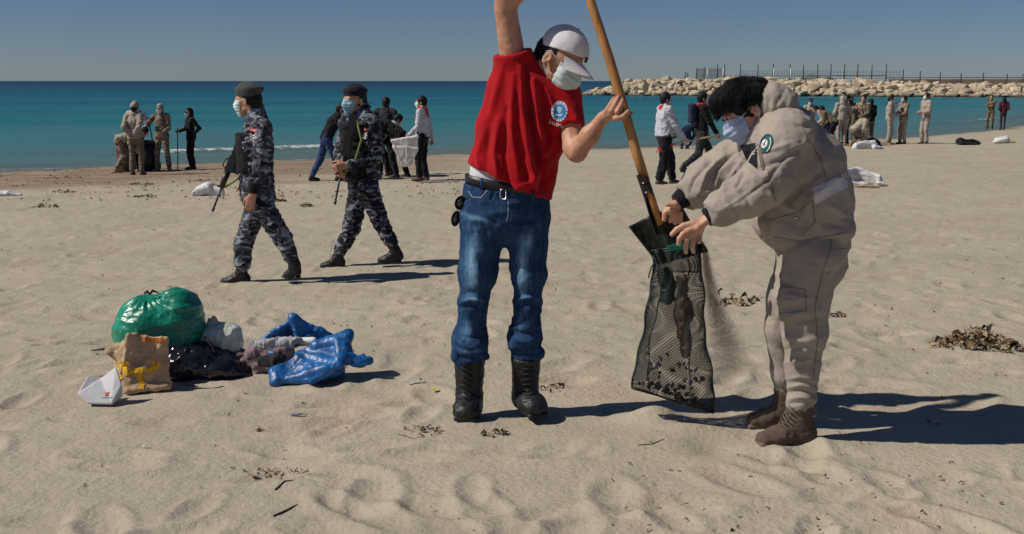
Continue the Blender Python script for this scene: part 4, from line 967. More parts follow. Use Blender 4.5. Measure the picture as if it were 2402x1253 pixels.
# ------------------------------------------------------------------ shovel
shv = thing('shovel', 'long wooden handled square shovel with black steel blade emptied into the net bag', 'shovel', qi(1558, 590, -.22))
hp = [qi(1354, -100, -.09), qi(1386, 5, -.125), qi(1430, 140, -.17), qi(1466, 262, -.215), qi(1492, 355, -.235), qi(1514, 425, -.245)]
o = MB().tube(hp, [.0185, .0195, .020, .0205, .0205, .020], 16).build('handle', M['wood'], shv)
MB().tube([qi(1511, 418, -.244), qi(1530, 470, -.25), qi(1549, 527, -.252)], [.0175, .0165, .013], 14).build('handle_tip', M['wood'], shv)
# socket: open half pipe that widens into the blade frog
n_ = 14; vs = []; rows_ = [(1503, 412, .0245, 2.95), (1512, 438, .0245, 2.95), (1521, 466, .024, 2.3), (1530, 493, .025, 1.75), (1540, 520, .028, 1.45), (1552, 552, .030, 1.2)]
for lay in (0, 1):
    for (x, y, r, half_) in rows_:
        c = qi(x + 3, y, -.248)
        for j in range(n_ + 1):
            a = math.pi / 2 + (-half_ + 2 * half_ * j / n_); rr = r - .003 * lay; vs.append(c + V(math.cos(a) * rr, math.sin(a) * rr, 0))
R_ = len(rows_); K_ = R_ * (n_ + 1); fs = []
for i in range(R_ - 1):
    for j in range(n_):
        q4 = (i * (n_ + 1) + j, i * (n_ + 1) + j + 1, (i + 1) * (n_ + 1) + j + 1, (i + 1) * (n_ + 1) + j); fs.append(q4); fs.append(tuple(K_ + t for t in q4[::-1]))
    for j in (0, n_): a_i, b_i = i * (n_ + 1) + j, (i + 1) * (n_ + 1) + j; fs.append((a_i, b_i, K_ + b_i, K_ + a_i))
MB().add(vs, fs).build('socket', M['black_iron'], shv)
for yy, xx_ in ((430, 1509), (452, 1516)): MB().tube([qi(xx_, yy, -.262), qi(xx_, yy, -.278)], .004, 6).build('rivet', M['steel'], shv)
# blade: concave plate with upturned sides
ta, tb_, ba, bb = (1473, 531), (1602, 488), (1545, 622), (1662, 590)
nu, nv = 22, 18; vs = []
def bpnt(u, v):
    x = (ta[0] * (1 - u) + tb_[0] * u) * (1 - v) + (ba[0] * (1 - u) + bb[0] * u) * v; y = (ta[1] * (1 - u) + tb_[1] * u) * (1 - v) + (ba[1] * (1 - u) + bb[1] * u) * v
    e = abs(2 * u - 1); y += (1 - v) ** 3 * 10 * (1 - math.cos((1 - e) * math.pi)) * -.5
    return x, y, -.215 + .045 * (1 - e ** 4) - .02 * e ** 8 - .035 * v - .03 * math.exp(-((u - .48) / .09) ** 2) * max(0, 1 - v * 1.6)
for lay in (0, 1):
    for i in range(nu + 1):
        for j in range(nv + 1):
            x, y, d = bpnt(i / nu, j / nv); vs.append(qi(x, y, d + .003 * lay))
K_ = (nu + 1) * (nv + 1); fs = []
for i in range(nu):
    for j in range(nv):
        q4 = (i * (nv + 1) + j, (i + 1) * (nv + 1) + j, (i + 1) * (nv + 1) + j + 1, i * (nv + 1) + j + 1); fs.append(q4); fs.append(tuple(K_ + t for t in q4[::-1]))
per = [(i, 0) for i in range(nu)] + [(nu, j) for j in range(nv)] + [(i, nv) for i in range(nu, 0, -1)] + [(0, j) for j in range(nv, 0, -1)]
for a, b_ in zip(per, per[1:] + per[:1]): i0, i1 = a[0] * (nv + 1) + a[1], b_[0] * (nv + 1) + b_[1]; fs.append((i1, i0, K_ + i0, K_ + i1))
MB().add(vs, fs).build('blade', M['blade'], shv)

# ------------------------------------------------------------------ net bag
YB = YI - .20; KB = YB / FPX
def qb(px, py, dy=0.0): return P(px, py, YB + dy)
m, N, L, b = new_mat('dark_green_netting'); vec = coords(N, L)
L.new(ramp(N, L, nz(N, L, vec, 6, 4), [(.3, (.012, .022, .020)), (.7, (.035, .055, .048))]), b.inputs['Base Color']); b.inputs['Roughness'].default_value = .6; M['net'] = m
bag = thing('net_bag', 'tall dark green mesh bag filled with beach litter below the shovel blade', 'bag', qb(1580, 965))
prof_ = [(578, 1521, 1643), (600, 1528, 1642), (640, 1534, 1645), (690, 1526, 1648), (740, 1514, 1652), (790, 1503, 1657), (840, 1494, 1663), (880, 1489, 1667), (912, 1487, 1671), (940, 1520, 1674), (968, 1600, 1677)]
py_a = np.array([p[0] for p in prof_]); xl_a = np.array([p[1] for p in prof_]); xr_a = np.array([p[2] for p in prof_])
def bagpt(th, py, shrink=1.0):
    """th 0..2pi around, py row; bottom edge is slanted"""
    c = math.cos(th); ybot = np.interp(c, [-1, -.2, 1], [912, 935, 970]); t = (py - 578) / (970 - 578); y = 578 + t * (ybot - 578)
    xl, xr = np.interp(y, py_a[:9], xl_a[:9]), np.interp(y, py_a[:9], xr_a[:9]) + max(0, y - 912) * .1
    yy = y + (1 - t) ** 6 * (-10 * c)
    x = (xl + xr) / 2 + (xr - xl) / 2 * c * shrink
    dep = (.055 + .05 * math.sin(min(t, 1) * math.pi) ** .7) * (1 - smooth((t - .86) / .14) * .85) * shrink
    fold = .015 * math.sin(th * 7 + y * .012) + .010 * math.sin(th * 13 - y * .02)
    return qb(x + 3.5 * math.sin(y * .03 + th * 3) + 2.2 * math.sin(y * .075 + th * 2), yy, math.sin(th) * -dep + fold * (1 - .3 * t))
def hexnet(name, y0, y1, n_around, ny, r, mat, shrink=1.0, par=bag):
    V_ = []; F_ = []
    def strand(a, b_):
        d = unit(b_ - a); u = unit(np.cross(d, V(.3, .8, .5))); w = np.cross(d, u); k = len(V_)
        for p in (a, b_):
            for j in range(3): an2 = 2.0944 * j; V_.append(p + r * (math.cos(an2) * u + math.sin(an2) * w))
        for j in range(3): F_.append((k + j, k + (j + 1) % 3, k + 3 + (j + 1) % 3, k + 3 + j))
    step = 2 * math.pi / n_around; hy = (y1 - y0) / ny
    pt = {}
    def pp(i, j):
        key = (i % n_around, j)
        if key not in pt:
            z = (.17 if (i + j) % 2 else -.17) * hy; pt[key] = bagpt(step * (i % n_around), min(970, max(578, y0 + j * hy + z)), shrink)
        return pt[key]
    for j in range(ny + 1):
        for i in range(n_around):
            strand(pp(i, j), pp(i + 1, j))
            if (i + j) % 2 and j < ny: strand(pp(i, j), pp(i, j + 1))
    m_ = polymesh(name, np.array(V_), np.array(F_)); return tag(link(name, m_, mat, par), kind='stuff')
hexnet('netting', 640, 970, 140, 84, .00145, M['net'])
hexnet('top_netting', 588, 642, 150, 22, .0015, M['net'])
rim = [bagpt(t, 582) for t in np.linspace(0, 2 * math.pi, 50)]; MB().tube(rim, .0055, 6).build('rim_rope', M['net'], bag)
rim = [bagpt(t, 590) + V(0, 0, .003) for t in np.linspace(0, 2 * math.pi, 50)]; MB().tube(rim, .004, 6).build('rim_rope', M['net'], bag)
for th in (0.02, math.pi, 4.0, 5.2): MB().tube([bagpt(th, y, 1.01) for y in np.linspace(590, 968, 26)], .0028, 5).build('side_cord', M['net'], bag)
MB().tube([bagpt(t, 969) for t in np.linspace(0, 2 * math.pi, 60)], .0035, 5).build('bottom_cord', M['net'], bag)
MB().tube([qb(1530, 600, -.06), qb(1540, 612, -.07), qb(1528, 626, -.07), qb(1524, 640, -.065), qb(1521, 652, -.06)], .003, 5).build('tie_cord', M['net'], bag)
# contents
r_ = random.Random(3); gm = [M['rubble'], plain('wet_litter_grey', (.10, .11, .10), rough=.4), plain('faded_brown_litter', (.20, .13, .08), rough=.8), plain('dark_litter', (.03, .04, .035), rough=.35), M['white'], plastic('blue_litter', (.05, .08, .3))]
for i in range(170):
    y = 970 - 110 * r_.random() ** 2.6; th = r_.uniform(0, 6.28); s_ = r_.uniform(.3, .85); c = bagpt(th, min(y, 955), s_); sz = r_.uniform(.005, .014)
    me = rocks[r_.randrange(14)]; me2 = me.copy(); me2.materials.clear(); me2.materials.append(gm[r_.choice((0, 1, 1, 2, 3, 3, 3, 4 if i % 9 == 0 else 1, 5 if i % 8 == 0 else 3))])
    o = bpy.data.objects.new('litter', me2); C.objects.link(o); o.parent = bag; o.location = Vector(c) - bag.location; o.scale = (sz, sz * r_.uniform(.4, 1), sz * r_.uniform(.5, 1.2)); o.rotation_euler = (r_.uniform(0, 6), r_.uniform(0, 6), r_.uniform(0, 6))
M['inner'] = plastic('crumpled_brown_bag_plastic', (.24, .17, .115), rough=.5)
M['inner2'] = plastic('dull_green_plastic', (.05, .08, .065), rough=.4)
blob('crumpled_plastic', [cap(qb(1598, 650, .0), qb(1603, 740, .0), .018, .03, .5), cap(qb(1603, 740), qb(1606, 830, .0), .03, .015, .5)], .006, M['inner'], bag, .03, lambda v, n: .010 * ridged(v * 28, 3, 5))
blob('crumpled_plastic', [cap(qb(1562, 640, .01), qb(1566, 700, .01), .026, .030, .6)], .006, M['inner2'], bag, .03, lambda v, n: .010 * ridged(v * 28, 3, 8))
M['green_fabric'] = cloth('bright_green_rim_cloth', (.008, .10, .075))
blob('rim_lining', quad(qb(1565, 578, -.085), qb(1628, 560, -.08), qb(1632, 580, -.085), qb(1572, 590, -.09), .003), .003, M['green_fabric'], bag, .004)
# sand spilling past the bag, and dust below
m, N, L, b = new_mat('falling_sand'); b.inputs['Base Color'].default_value = (.42, .34, .235, 1); b.inputs['Roughness'].default_value = 1; M['fall'] = m
g = np.random.RandomState(2); n_ = 60000; t = g.rand(n_) ** .8; py = 585 + t * 290 + g.randn(n_) * 8; cx_ = np.interp(py, [580, 640, 700, 760, 820, 880], [1652, 1660, 1672, 1690, 1706, 1712]); wd = np.interp(py, [580, 640, 700, 760, 820, 880], [4, 6, 9, 16, 24, 30])
px = cx_ + g.randn(n_) * wd; dep = g.randn(n_) * .03 * (1 + t); pts = np.array([qb(a, b_, c_) for a, b_, c_ in zip(px, py, dep)]); sz = (.0005 + .0006 * g.rand(n_))[:, None]
off_ = [V(1, 0, -.5), V(-1, 0, -.5), V(0, 1, -.3), V(0, 0, 1)]; vv = np.stack([pts + sz * o_ for o_ in off_], 1).reshape(-1, 3); bi = 4 * np.arange(n_)[:, None]
ff_ = np.concatenate([bi + np.array(q) for q in ((0, 1, 3), (1, 2, 3), (2, 0, 3))]); o = link('falling_sand', polymesh('falling_sand', vv, ff_), M['fall']); tag(o, 'stream of dry sand trickling down beside the net bag', 'sand', kind='stuff')

# ================================================================== THE BOY HOLDING THE BAG OPEN
YK = YI - .33; KK = YK / FPX
def qk(px, py, dy=0.0): return P(px, py, YK + dy)
def kc(*a, **kw): return qc(*a, q=qk, K=KK, side=kw.pop('side', (0, 1, 0)), **kw)
boy = thing('person', 'black haired youth in khaki hooded jacket bending over to hold the net bag open', 'person', qk(1840, 1045))
HK = Head(qk(1750, 262, .0), (-.78, -.16, -.60), (-.60, .02, .80), .95)
bp = head_prims(HK, qk(1808, 330, .0), .056)
bp += [kc(1815, 320, 1880, 420, 50, 60, flat=1.2), kc(1880, 420, 1905, 590, 60, 55, flat=1.3), kc(1905, 600, 1880, 800, 30, 24, -.07, -.08), kc(1880, 800, 1868, 985, 24, 17, -.08, -.09), kc(1890, 600, 1825, 780, 28, 24, .1, .1), kc(1825, 780, 1845, 960, 22, 16, .1, .12),
       kc(1830, 330, 1790, 440, 30, 25, -.15, -.22), kc(1790, 440, 1665, 510, 25, 13, -.22, -.22, k=.02), kc(1800, 350, 1700, 430, 28, 24, .15, .12), kc(1700, 430, 1588, 480, 22, 13, .12, .05)]
# near hand, fingers spread over the bag rim
bp += [kc(1668, 508, 1636, 532, 15, 19, -.22, -.21, .62, k=.014), kc(1636, 532, 1622, 545, 17, 15, -.21, -.20, .7, k=.012),
       kc(1630, 524, 1604, 530, 9, 7.6, -.215, -.22, k=.006), kc(1604, 530, 1588, 538, 7.4, 6.6, -.22, -.22, k=.004), kc(1588, 538, 1576, 550, 6.4, 5.6, -.22, -.215, k=.003),
       kc(1625, 538, 1603, 549, 8, 7, -.225, -.24, k=.005), kc(1603, 549, 1594, 560, 7, 6.2, -.24, -.24, k=.003), kc(1594, 560, 1592, 573, 6.2, 5.4, -.24, -.235, k=.003),
       kc(1624, 545, 1611, 562, 7.6, 6.6, -.225, -.24, k=.005), kc(1611, 562, 1608, 578, 6.6, 5.8, -.24, -.235, k=.003), kc(1608, 578, 1609, 592, 5.8, 5.2, -.235, -.225, k=.003),
       kc(1632, 546, 1626, 566, 7.2, 6.0, -.215, -.225, k=.005), kc(1626, 566, 1624, 580, 6, 5.4, -.225, -.22, k=.003), kc(1624, 580, 1627, 592, 5.4, 4.8, -.22, -.21, k=.003),
       kc(1650, 516, 1640, 548, 10, 8, -.20, -.19, k=.008), kc(1640, 548, 1640, 566, 8, 6.6, -.19, -.20, k=.004)]
# far hand on the edge of the blade
bp += [kc(1592, 478, 1570, 492, 14, 16, .05, .035, .65, k=.014), kc(1570, 490, 1560, 500, 8, 7, .03, .03, k=.006), kc(1560, 500, 1558, 516, 6.6, 5.8, .03, .03, k=.004), kc(1578, 498, 1572, 518, 7, 6, .035, .04, k=.005), kc(1588, 500, 1584, 522, 7, 6, .035, .04, k=.005), kc(1584, 480, 1566, 480, 8, 6.4, .0, .0, k=.006), kc(1596, 500, 1596, 522, 6.6, 5.6, .04, .04, k=.005)]
body_k = blob('body', bp, .0042, M['skin_pale'], boy, .014, veins, 1)
eyes(HK, boy)
# thick messy hair with a forward fringe
hp_ = [HK.ell((0, -.012, .046), (.088, .108, .092), .02), HK.cap((0, -.06, .02), (0, -.075, -.05), .088, .062, 1, .02), HK.cap((.0, .050, .085), (.0, .112, .042), .058, .028, 1, .02), HK.cap((.04, .05, .08), (.050, .098, .035), .040, .020, 1, .02), HK.cap((-.04, .05, .08), (-.050, .098, .035), .040, .020, 1, .02),
       HK.cap((0, .0, .075), (0, .05, .075), .065, .055, 1, .03), sub(HK.cap((0, .128, .010), (0, .12, -.15), .088, .09, 1, .012))]
for s in (-1, 1): hp_.append(sub(HK.ell((s * .10, -.002, -.030), (.04, .034, .050), .008)))
for i in range(40):
    r_ = random.Random(i); a = r_.uniform(-1.5, 1.5); e_ = r_.uniform(.15, 1.0); p0 = (math.sin(a) * .080 * e_, math.cos(a) * .10 * e_, .045 + .085 * math.sqrt(1 - e_ * e_)); hp_.append(HK.cap(p0, (p0[0] * 1.12, p0[1] * 1.15 + .012, p0[2] - .018), .014, .005, 1, .008))
hair_k = blob('hair', hp_, .0042, M['hair'], boy, .02, lambda v, n: .0022 * ridged(((v - HK.c) @ np.array([HK.l, HK.f, HK.u]).T) * V(50, 22, 22), 2, 5), 1)
strands(hair_k, HK, boy, 8000, .034, .0010, .003)
face_mask(HK, boy, M['mask_lav'], .0035)
# jacket
kp = [kc(1830, 322, 1876, 400, 84, 96, 0, 0, 1.0, .05), kc(1876, 400, 1888, 470, 96, 100, 0, 0, 1.0, .05), kc(1888, 470, 1890, 525, 98, 93, 0, 0, 1.02, .05),
      kc(1812, 548, 1968, 532, 21, 19, 0, 0, 4.4, .04, side=(0, 0, 1)), kc(1850, 545, 1960, 538, 24, 26, -.10, -.10, 1.0, .05),
      # collar standing behind the neck
      kc(1790, 352, 1812, 300, 52, 46, 0, 0, 1.1, .02), kc(1776, 372, 1760, 350, 40, 22, 0, 0, 1.3, .03)]
kp += [kc(1846, 318, 1800, 420, 60, 53, -.15, -.21, 1, .05), kc(1800, 420, 1762, 452, 53, 49, -.21, -.225, 1, .04), kc(1762, 452, 1688, 494, 48, 33, -.225, -.22, 1, .03), kc(1688, 494, 1676, 501, 33, 28, -.22, -.22, 1, .02, cutb=True)]
kp += [kc(1790, 345, 1720, 392, 56, 56, .14, .12, 1, .05), kc(1720, 392, 1650, 432, 55, 50, .12, .09, 1, .04), kc(1650, 432, 1606, 462, 48, 33, .09, .06, 1, .03, cutb=True)]
# chest pocket, big and bulging
kp += [kc(1845, 478, 1832, 535, 46, 44, -.125, -.13, .5, .03, side=(1, 0, 0)), kc(1800, 450, 1800, 520, 30, 34, -.06, -.07, .9, .04)]
F_k = [([(1840, 370), (1800, 425), (1740, 470)], 4, -.006), ([(1930, 400), (1880, 440), (1850, 470)], 10, -.016), ([(1960, 420), (1900, 465), (1880, 520)], 9, .012), ([(1780, 360), (1820, 350), (1870, 330)], 6, .008), ([(1790, 395), (1830, 378), (1870, 352)], 6, -.008),
       ([(1900, 300), (1880, 340), (1840, 352)], 6, .007), ([(1880, 560), (1900, 520), (1905, 480)], 6, .008), ([(1790, 470), (1800, 520), (1796, 555)], 6, -.008), ([(1700, 470), (1720, 500), (1726, 520)], 5, .006), ([(1730, 440), (1755, 470), (1762, 492)], 5, -.006),
       ([(1760, 410), (1800, 440), (1812, 470)], 6, .009), ([(1720, 360), (1680, 400), (1668, 440)], 5, -.009), ([(1700, 365), (1655, 410), (1640, 450)], 5, .010), ([(1740, 380), (1710, 420), (1700, 450)], 5, .010), ([(1670, 385), (1630, 420), (1620, 450)], 5, -.008), ([(1750, 400), (1730, 440)], 4, -.008),
       ([(1820, 560), (1900, 572), (1985, 556)], 5, -.010), ([(1940, 480), (1985, 510)], 7, .008), ([(1930, 520), (1985, 535)], 6, -.006), ([(1992, 470), (1962, 430), (1950, 380)], 8, .006), ([(1850, 295), (1900, 300), (1940, 340)], 7, -.006), ([(1650, 470), (1672, 490)], 4, .006)]
jk = blob('jacket', kp, .0055, M['khaki'], boy, .03, lambda v, n: 1.3 * foldfield(v, n, F_k) + .0075 * ridged(warp(v) * V(7, 7, 9), 3, 4) + .0022 * ridged(warp(v) * V(22, 22, 22), 2, 44) + .003 * fbm(v * 6, 2, 9), 1)
# hood hanging behind the head
blob('hood', [kc(1815, 246, 1842, 262, 46, 26, 0, 0, 1.5, .03, side=(0, 0, 1)), kc(1798, 240, 1808, 300, 44, 36, 0, 0, .8, .03, side=(0, 1, 0)), kc(1842, 250, 1852, 262, 24, 15, .0, .0, 2.6, .03, side=(0, 0, 1)), kc(1798, 290, 1790, 330, 30, 26, -.02, -.04, .8, .03), kc(1836, 236, 1812, 218, 26, 22, -.02, -.02, 2.0, .03, side=(0, 0, 1)), sub(kc(1765, 225, 1772, 290, 30, 30, 0, 0, 1.0))], .0055, M['khaki'], boy, .03,
     lambda v, n: foldfield(v, n, [([(1840, 215), (1822, 245), (1825, 280)], 6, -.010), ([(1855, 230), (1845, 262)], 6, .009), ([(1805, 225), (1802, 270)], 5, -.007), ([(1815, 290), (1850, 285)], 5, .008)]) + .0045 * ridged(v * V(13, 13, 13), 3, 14), 1)
blob('cuff', [kc(1677, 500, 1656, 512, 25, 21, -.22, -.22, 1, .0, cuta=True, cutb=True)], .004, M['black_cloth'], jk, .0, lambda v, n: .001 * np.sin(v[:, 1] * 900))
blob('cuff', [kc(1608, 461, 1586, 476, 27, 20, .06, .052, 1, .0, cuta=True, cutb=True)], .004, M['black_cloth'], jk, .0)
for nm, geo_, mt, of in (('patch_ring', disc_px(1797, 337, 15, 24, 0, rot=.35), 'navy_patch', .0030), ('patch_disc', disc_px(1798, 338, 12.5, 21, 0, rot=.35), 'green_patch', .0036), ('patch_centre', disc_px(1793, 337, 6.5, 11, 0, rot=.35), 'patch_white', .0042),
                         ('patch_mark', line_px([(1790, 343), (1794, 334), (1797, 328)], 2.0), 'navy_patch', .0047), ('patch_mark', line_px([(1788, 336), (1796, 341)], 1.6), 'navy_patch', .0047),
                         ('patch_arc', line_px([(1806, 322), (1808, 334), (1804, 348), (1798, 356)], 2.0), 'patch_white', .0043)):
    decal(nm, *geo_, jk, M[mt], jk, of)
decal('zip_opening', *quad_px([(1736, 342), (1776, 334), (1776, 396), (1752, 378)], 8, 8), jk, M['black_cloth'], jk, .003)
decal('zip_flap', *line_px([(1781, 338), (1784, 366), (1790, 398)], 8), jk, M['khaki_dark'], jk, .004)
decal('back_band', *quad_px([(1905, 441), (1985, 405), (1989, 440), (1912, 480)], 12, 5), jk, M['grey_band'], jk, .003)
M['seamdark'] = plain('dark_seam', (.19, .155, .125), rough=.9)
for pl in ([(1842, 368), (1800, 425), (1740, 466), (1680, 500)], [(1806, 515), (1870, 500), (1905, 470)], [(1905, 470), (1912, 520), (1880, 555)], [(1800, 395), (1812, 440), (1818, 470)], [(1880, 300), (1925, 372), (1938, 420)], [(1815, 556), (1880, 566), (1985, 546)]):
    decal('seam', *line_px(pl, 2.0), jk, M['seamdark'], jk, .002)
for c in ((1826, 452), (1867, 510)): MB().tube([qk(c[0], c[1], -.20), qk(c[0], c[1], -.215)], .007, 8).build('snap', M['steel'], jk)
# trousers
kp = [kc(1905, 560, 1905, 610, 84, 82, 0, 0, 1.0, .03, cuta=True),
      kc(1902, 600, 1880, 700, 74, 62, -.07, -.08, 1.0, .03), kc(1880, 700, 1888, 780, 60, 50, -.08, -.085, 1, .03), kc(1888, 780, 1882, 860, 45, 37, -.085, -.09, 1, .03), kc(1882, 860, 1880, 935, 37, 32, -.09, -.09, 1, .02), kc(1880, 935, 1876, 962, 34, 30, -.09, -.09, 1, .01, cutb=True),
      kc(1884, 590, 1850, 700, 62, 48, .09, .10, 1.0, .03), kc(1850, 700, 1830, 775, 48, 34, .10, .10, 1, .03), kc(1830, 775, 1838, 880, 33, 27, .10, .11, 1, .03), kc(1842, 880, 1842, 930, 26, 22, .11, .12, 1, .03)]
kp += [kc(1860, 680, 1862, 735, 34, 36, -.15, -.145, .45, .02, side=(1, 0, 0)), kc(1978, 550, 1982, 578, 12, 10, -.06, -.06, 1.0, .02)]
F_t = [([(1845, 910), (1880, 902), (1915, 912)], 4, .009), ([(1845, 922), (1880, 916), (1912, 924)], 3.5, -.009), ([(1848, 936), (1880, 930), (1912, 938)], 4, .009), ([(1848, 948), (1880, 944), (1910, 950)], 3.5, -.008), ([(1842, 890), (1880, 884), (1916, 892)], 5, .007),
       ([(1845, 790), (1890, 800), (1930, 792)], 6, .008), ([(1845, 820), (1890, 812), (1930, 826)], 5, -.007), ([(1848, 850), (1885, 846), (1922, 856)], 6, .007), ([(1840, 745), (1880, 755), (1935, 740)], 5, -.007), ([(1910, 700), (1900, 740), (1890, 770)], 6, .009), ([(1925, 660), (1920, 720)], 5, -.008),
       ([(1850, 600), (1845, 660)], 8, .006), ([(1975, 610), (1940, 650), (1920, 690)], 7, .006), ([(1830, 700), (1850, 690), (1890, 700)], 3, .006), ([(1826, 745), (1860, 750), (1900, 742)], 3, .005)]
trk = blob('trousers', kp, .0058, M['khaki_trouser'], boy, .025, lambda v, n: 1.0 * foldfield(v, n, F_t) + .0048 * ridged(warp(v, 5, .09) * V(9, 9, 12), 3, 6), 1)
for pl in ([(1830, 640), (1832, 672), (1888, 678), (1892, 730), (1830, 735)], [(1950, 575), (1930, 640), (1912, 720), (1918, 800), (1908, 880)], [(1948, 556), (1950, 586), (1990, 582)]): decal('seam', *line_px(pl, 1.8), trk, M['seamdark'], trk, .002)
bt = bootpiece(boy, qk(1874, 985, -.09), qk(1906, 1036, -.09), qk(1768, 1046, -.13), M['boot_brown'], .050, .1, .0045, top=qk(1878, 945, -.09), up=(.0, 0, 1))
for i in range(6):
    c = qk(1836 + i * 4.5, 1000 - i * 8.5, -.135); MB().tube([c + V(.008, -.008, -.008), c + V(-.012, .01, .006), c + V(-.004, .04, .008)], .0026, 5).build('lace', M['khaki_dark'], bt)
bootpiece(boy, qk(1842, 950, .12), qk(1862, 1000, .12), qk(1742, 1000, .10), M['boot_brown'], .048, .1, .0045, top=qk(1846, 915, .12))

# ================================================================== POLICEMEN
def setY(Y):
    k = Y / FPX; return (lambda px, py, d=0.0: P(px, py, Y + d)), k
def rifle(label, pts, q, up, fwdn):
    """butt -> muzzle given as world points; up = sight side"""
    a, b_ = pts; ax = unit(b_ - a); L_ = np.linalg.norm(b_ - a); u = unit(np.asarray(up, float) - ax * (np.asarray(up, float) @ ax)); s = np.cross(ax, u)
    t = thing('rifle', label, 'rifle', b_); B = lambda x, y=0, z=0: a + ax * L_ * x + u * y + s * z
    MB().add([B(0, .03, .014), B(0, -.055, .014), B(0, -.055, -.014), B(0, .03, -.014), B(.27, .022, .015), B(.27, -.022, .015), B(.27, -.022, -.015), B(.27, .022, -.015)], [(0, 1, 2, 3), (4, 7, 6, 5), (0, 4, 5, 1), (1, 5, 6, 2), (2, 6, 7, 3), (3, 7, 4, 0)]).build('stock', M['gun'], t, False)
    MB().box(B(.36, .0), (L_ * .10, .032, .016), ax, u, s).build('receiver', M['gun'], t, False)
    MB().tube([B(.46, .006), B(.68, .006)], [.028, .022], 10).build('handguard', M['gun'], t); MB().tube([B(.66, .006), B(.97, .006)], .0085, 8).build('barrel', M['gun'], t); MB().tube([B(.95, .006), B(1.0, .006)], .012, 8).build('muzzle', M['gun'], t)
    MB().box(B(.31, -.065), (.018, .045, .014), unit(ax + .35 * u), u, s).build('pistol_grip', M['gun'], t, False); MB().box(B(.41, -.085), (.030, .065, .012), unit(ax - .12 * u), u, s).build('magazine', M['gun'], t, False)
    MB().tube([B(.31, .032), B(.325, .062), B(.415, .062), B(.43, .032)], .007, 6).build('carry_handle', M['gun'], t); MB().tube([B(.67, .01), B(.675, .062)], [.012, .005], 6).build('front_sight', M['gun'], t)
    MB().tube([B(.02, -.03), B(.25, -.12, -.02), B(.5, -.10, -.03), B(.66, -.02)], .010, 5).build('sling', M['green_strap'], t); return t
def patchset(fig, q, k, cx, cy, w):
    sh = fig['shirt']
    decal('flag_patch', *quad_px([(cx - w, cy - w * .7), (cx + w, cy - w * .5), (cx + w, cy + w * .5), (cx - w, cy + w * .4)], 5, 4), sh, M['patch_red'], sh, .004)
    decal('flag_band', *quad_px([(cx - w, cy - w * .25), (cx + w, cy - w * .12), (cx + w, cy + w * .15), (cx - w, cy + w * .02)], 5, 2), sh, M['patch_white'], sh, .006)
    for j in range(3): decal('chevron', *line_px([(cx - w * .9, cy + w * (1.0 + .75 * j)), (cx, cy + w * (1.6 + .75 * j)), (cx + w * .9, cy + w * (.9 + .75 * j))], w * .38), sh, M['patch_white'], sh, .005)

# --- first policeman, seen from his left side
Y1 = float(W(600, 664)[1]); q1, k1 = setY(Y1)
J = dict(pel=q1(606, 455), neck=q1(602, 268), shL=q1(618, 302, -.17), shR=q1(596, 300, .18), elL=q1(612, 388, -.24), haL=q1(593, 458, -.25), elR=q1(580, 380, .20), haR=q1(575, 430, .10), head=q1(582, 238),
         knL=q1(662, 555, -.08), anL=q1(692, 622, -.10), toeL=q1(664, 656, -.06), knR=q1(572, 562, .09), anR=q1(566, 640, .10), toeR=q1(513, 668, .08))
r1, f1 = figure('policeman in grey urban camouflage striding past with a green-grey beret', q1(600, 666), 1.80, 180, 'person', 'patrolling policemen', res=.0085, top='camo_blue', legs='camo_blue', boots='boot_black', head='beret', hatmat='beret', mask='mask', J=J, puff=.98, bootshaft=.17, noise_amp=.009, look=-16, nod=4, legw=.98, lace=True, curl=.5, skn='skin')
patchset(f1, q1, k1, 594, 306, 8)
blob('vest', [cap(q1(592, 300), q1(595, 400), .15, .155, .92, (0, 1, 0)), half(q1(604, 300), (1, .0, -.1)), half(q1(600, 312), (0, 0, 1)), half(q1(600, 402), (0, 0, -1))], .01, M['black_cloth'], r1, .01, wrinkles(.004))
blob('cuff', [cap(q1(599, 428, -.25), q1(594, 452, -.25), .056, .050, 1, (1, 0, 0), 0, True, True)], .007, M['black_cloth'], f1['shirt'], .0)
blob('duty_belt', [cap(q1(605, 434), q1(605, 447), .176, .176, .8, (0, 1, 0), .0, True, True)], .01, M['leather'], r1, .0)
rifle('black rifle slung muzzle down in front of the left policeman', (q1(566, 322, -.05), q1(500, 497, -.12)), q1, V(-1, 0, .2), None)
# --- second policeman, three quarter front
Y2 = float(W(840, 626)[1]); q2, k2 = setY(Y2)
J = dict(pel=q2(852, 425), neck=q2(848, 262), shL=q2(874, 292, -.15), shR=q2(815, 290, .06), elL=q2(884, 368, -.16), haL=q2(812, 388, -.28), elR=q2(800, 360, .02), haR=q2(800, 400, -.18), head=q2(832, 238, -.02),
         knL=q2(893, 518, -.05), anL=q2(928, 588, -.06), toeL=q2(882, 620, -.09), knR=q2(825, 535, .08), anR=q2(792, 603, .06), toeR=q2(747, 632, .02))
r2, f2 = figure('policeman in dark urban camouflage holding his rifle across his chest, pale blue mask', q2(840, 630), 1.80, 200, 'person', 'patrolling policemen', res=.0085, top='camo_dark', legs='camo_dark', boots='boot_black', head='beret', hatmat='beret_dark', mask='mask_blue', J=J, puff=1.0, bootshaft=.17, noise_amp=.009, look=22, nod=2, legw=1.0, lace=True, curl=1.0, skn='skin')
patchset(f2, q2, k2, 856, 304, 7)
blob('vest', [cap(q2(836, 292, -.045), q2(842, 400, -.05), .155, .16, .85, (.9, .4, 0)), half(q2(846, 300, 0), (.4, 1.0, 0)), half(q2(846, 290), (0, 0, 1)), half(q2(850, 412), (0, 0, -1)), half(q2(880, 400), (1, 0, 0))], .01, M['black_cloth'], r2, .01, wrinkles(.004))
blob('duty_belt', [cap(q2(851, 410), q2(852, 424), .182, .182, .84, (.9, .4, 0), .0, True, True)], .01, M['leather'], r2, .0)
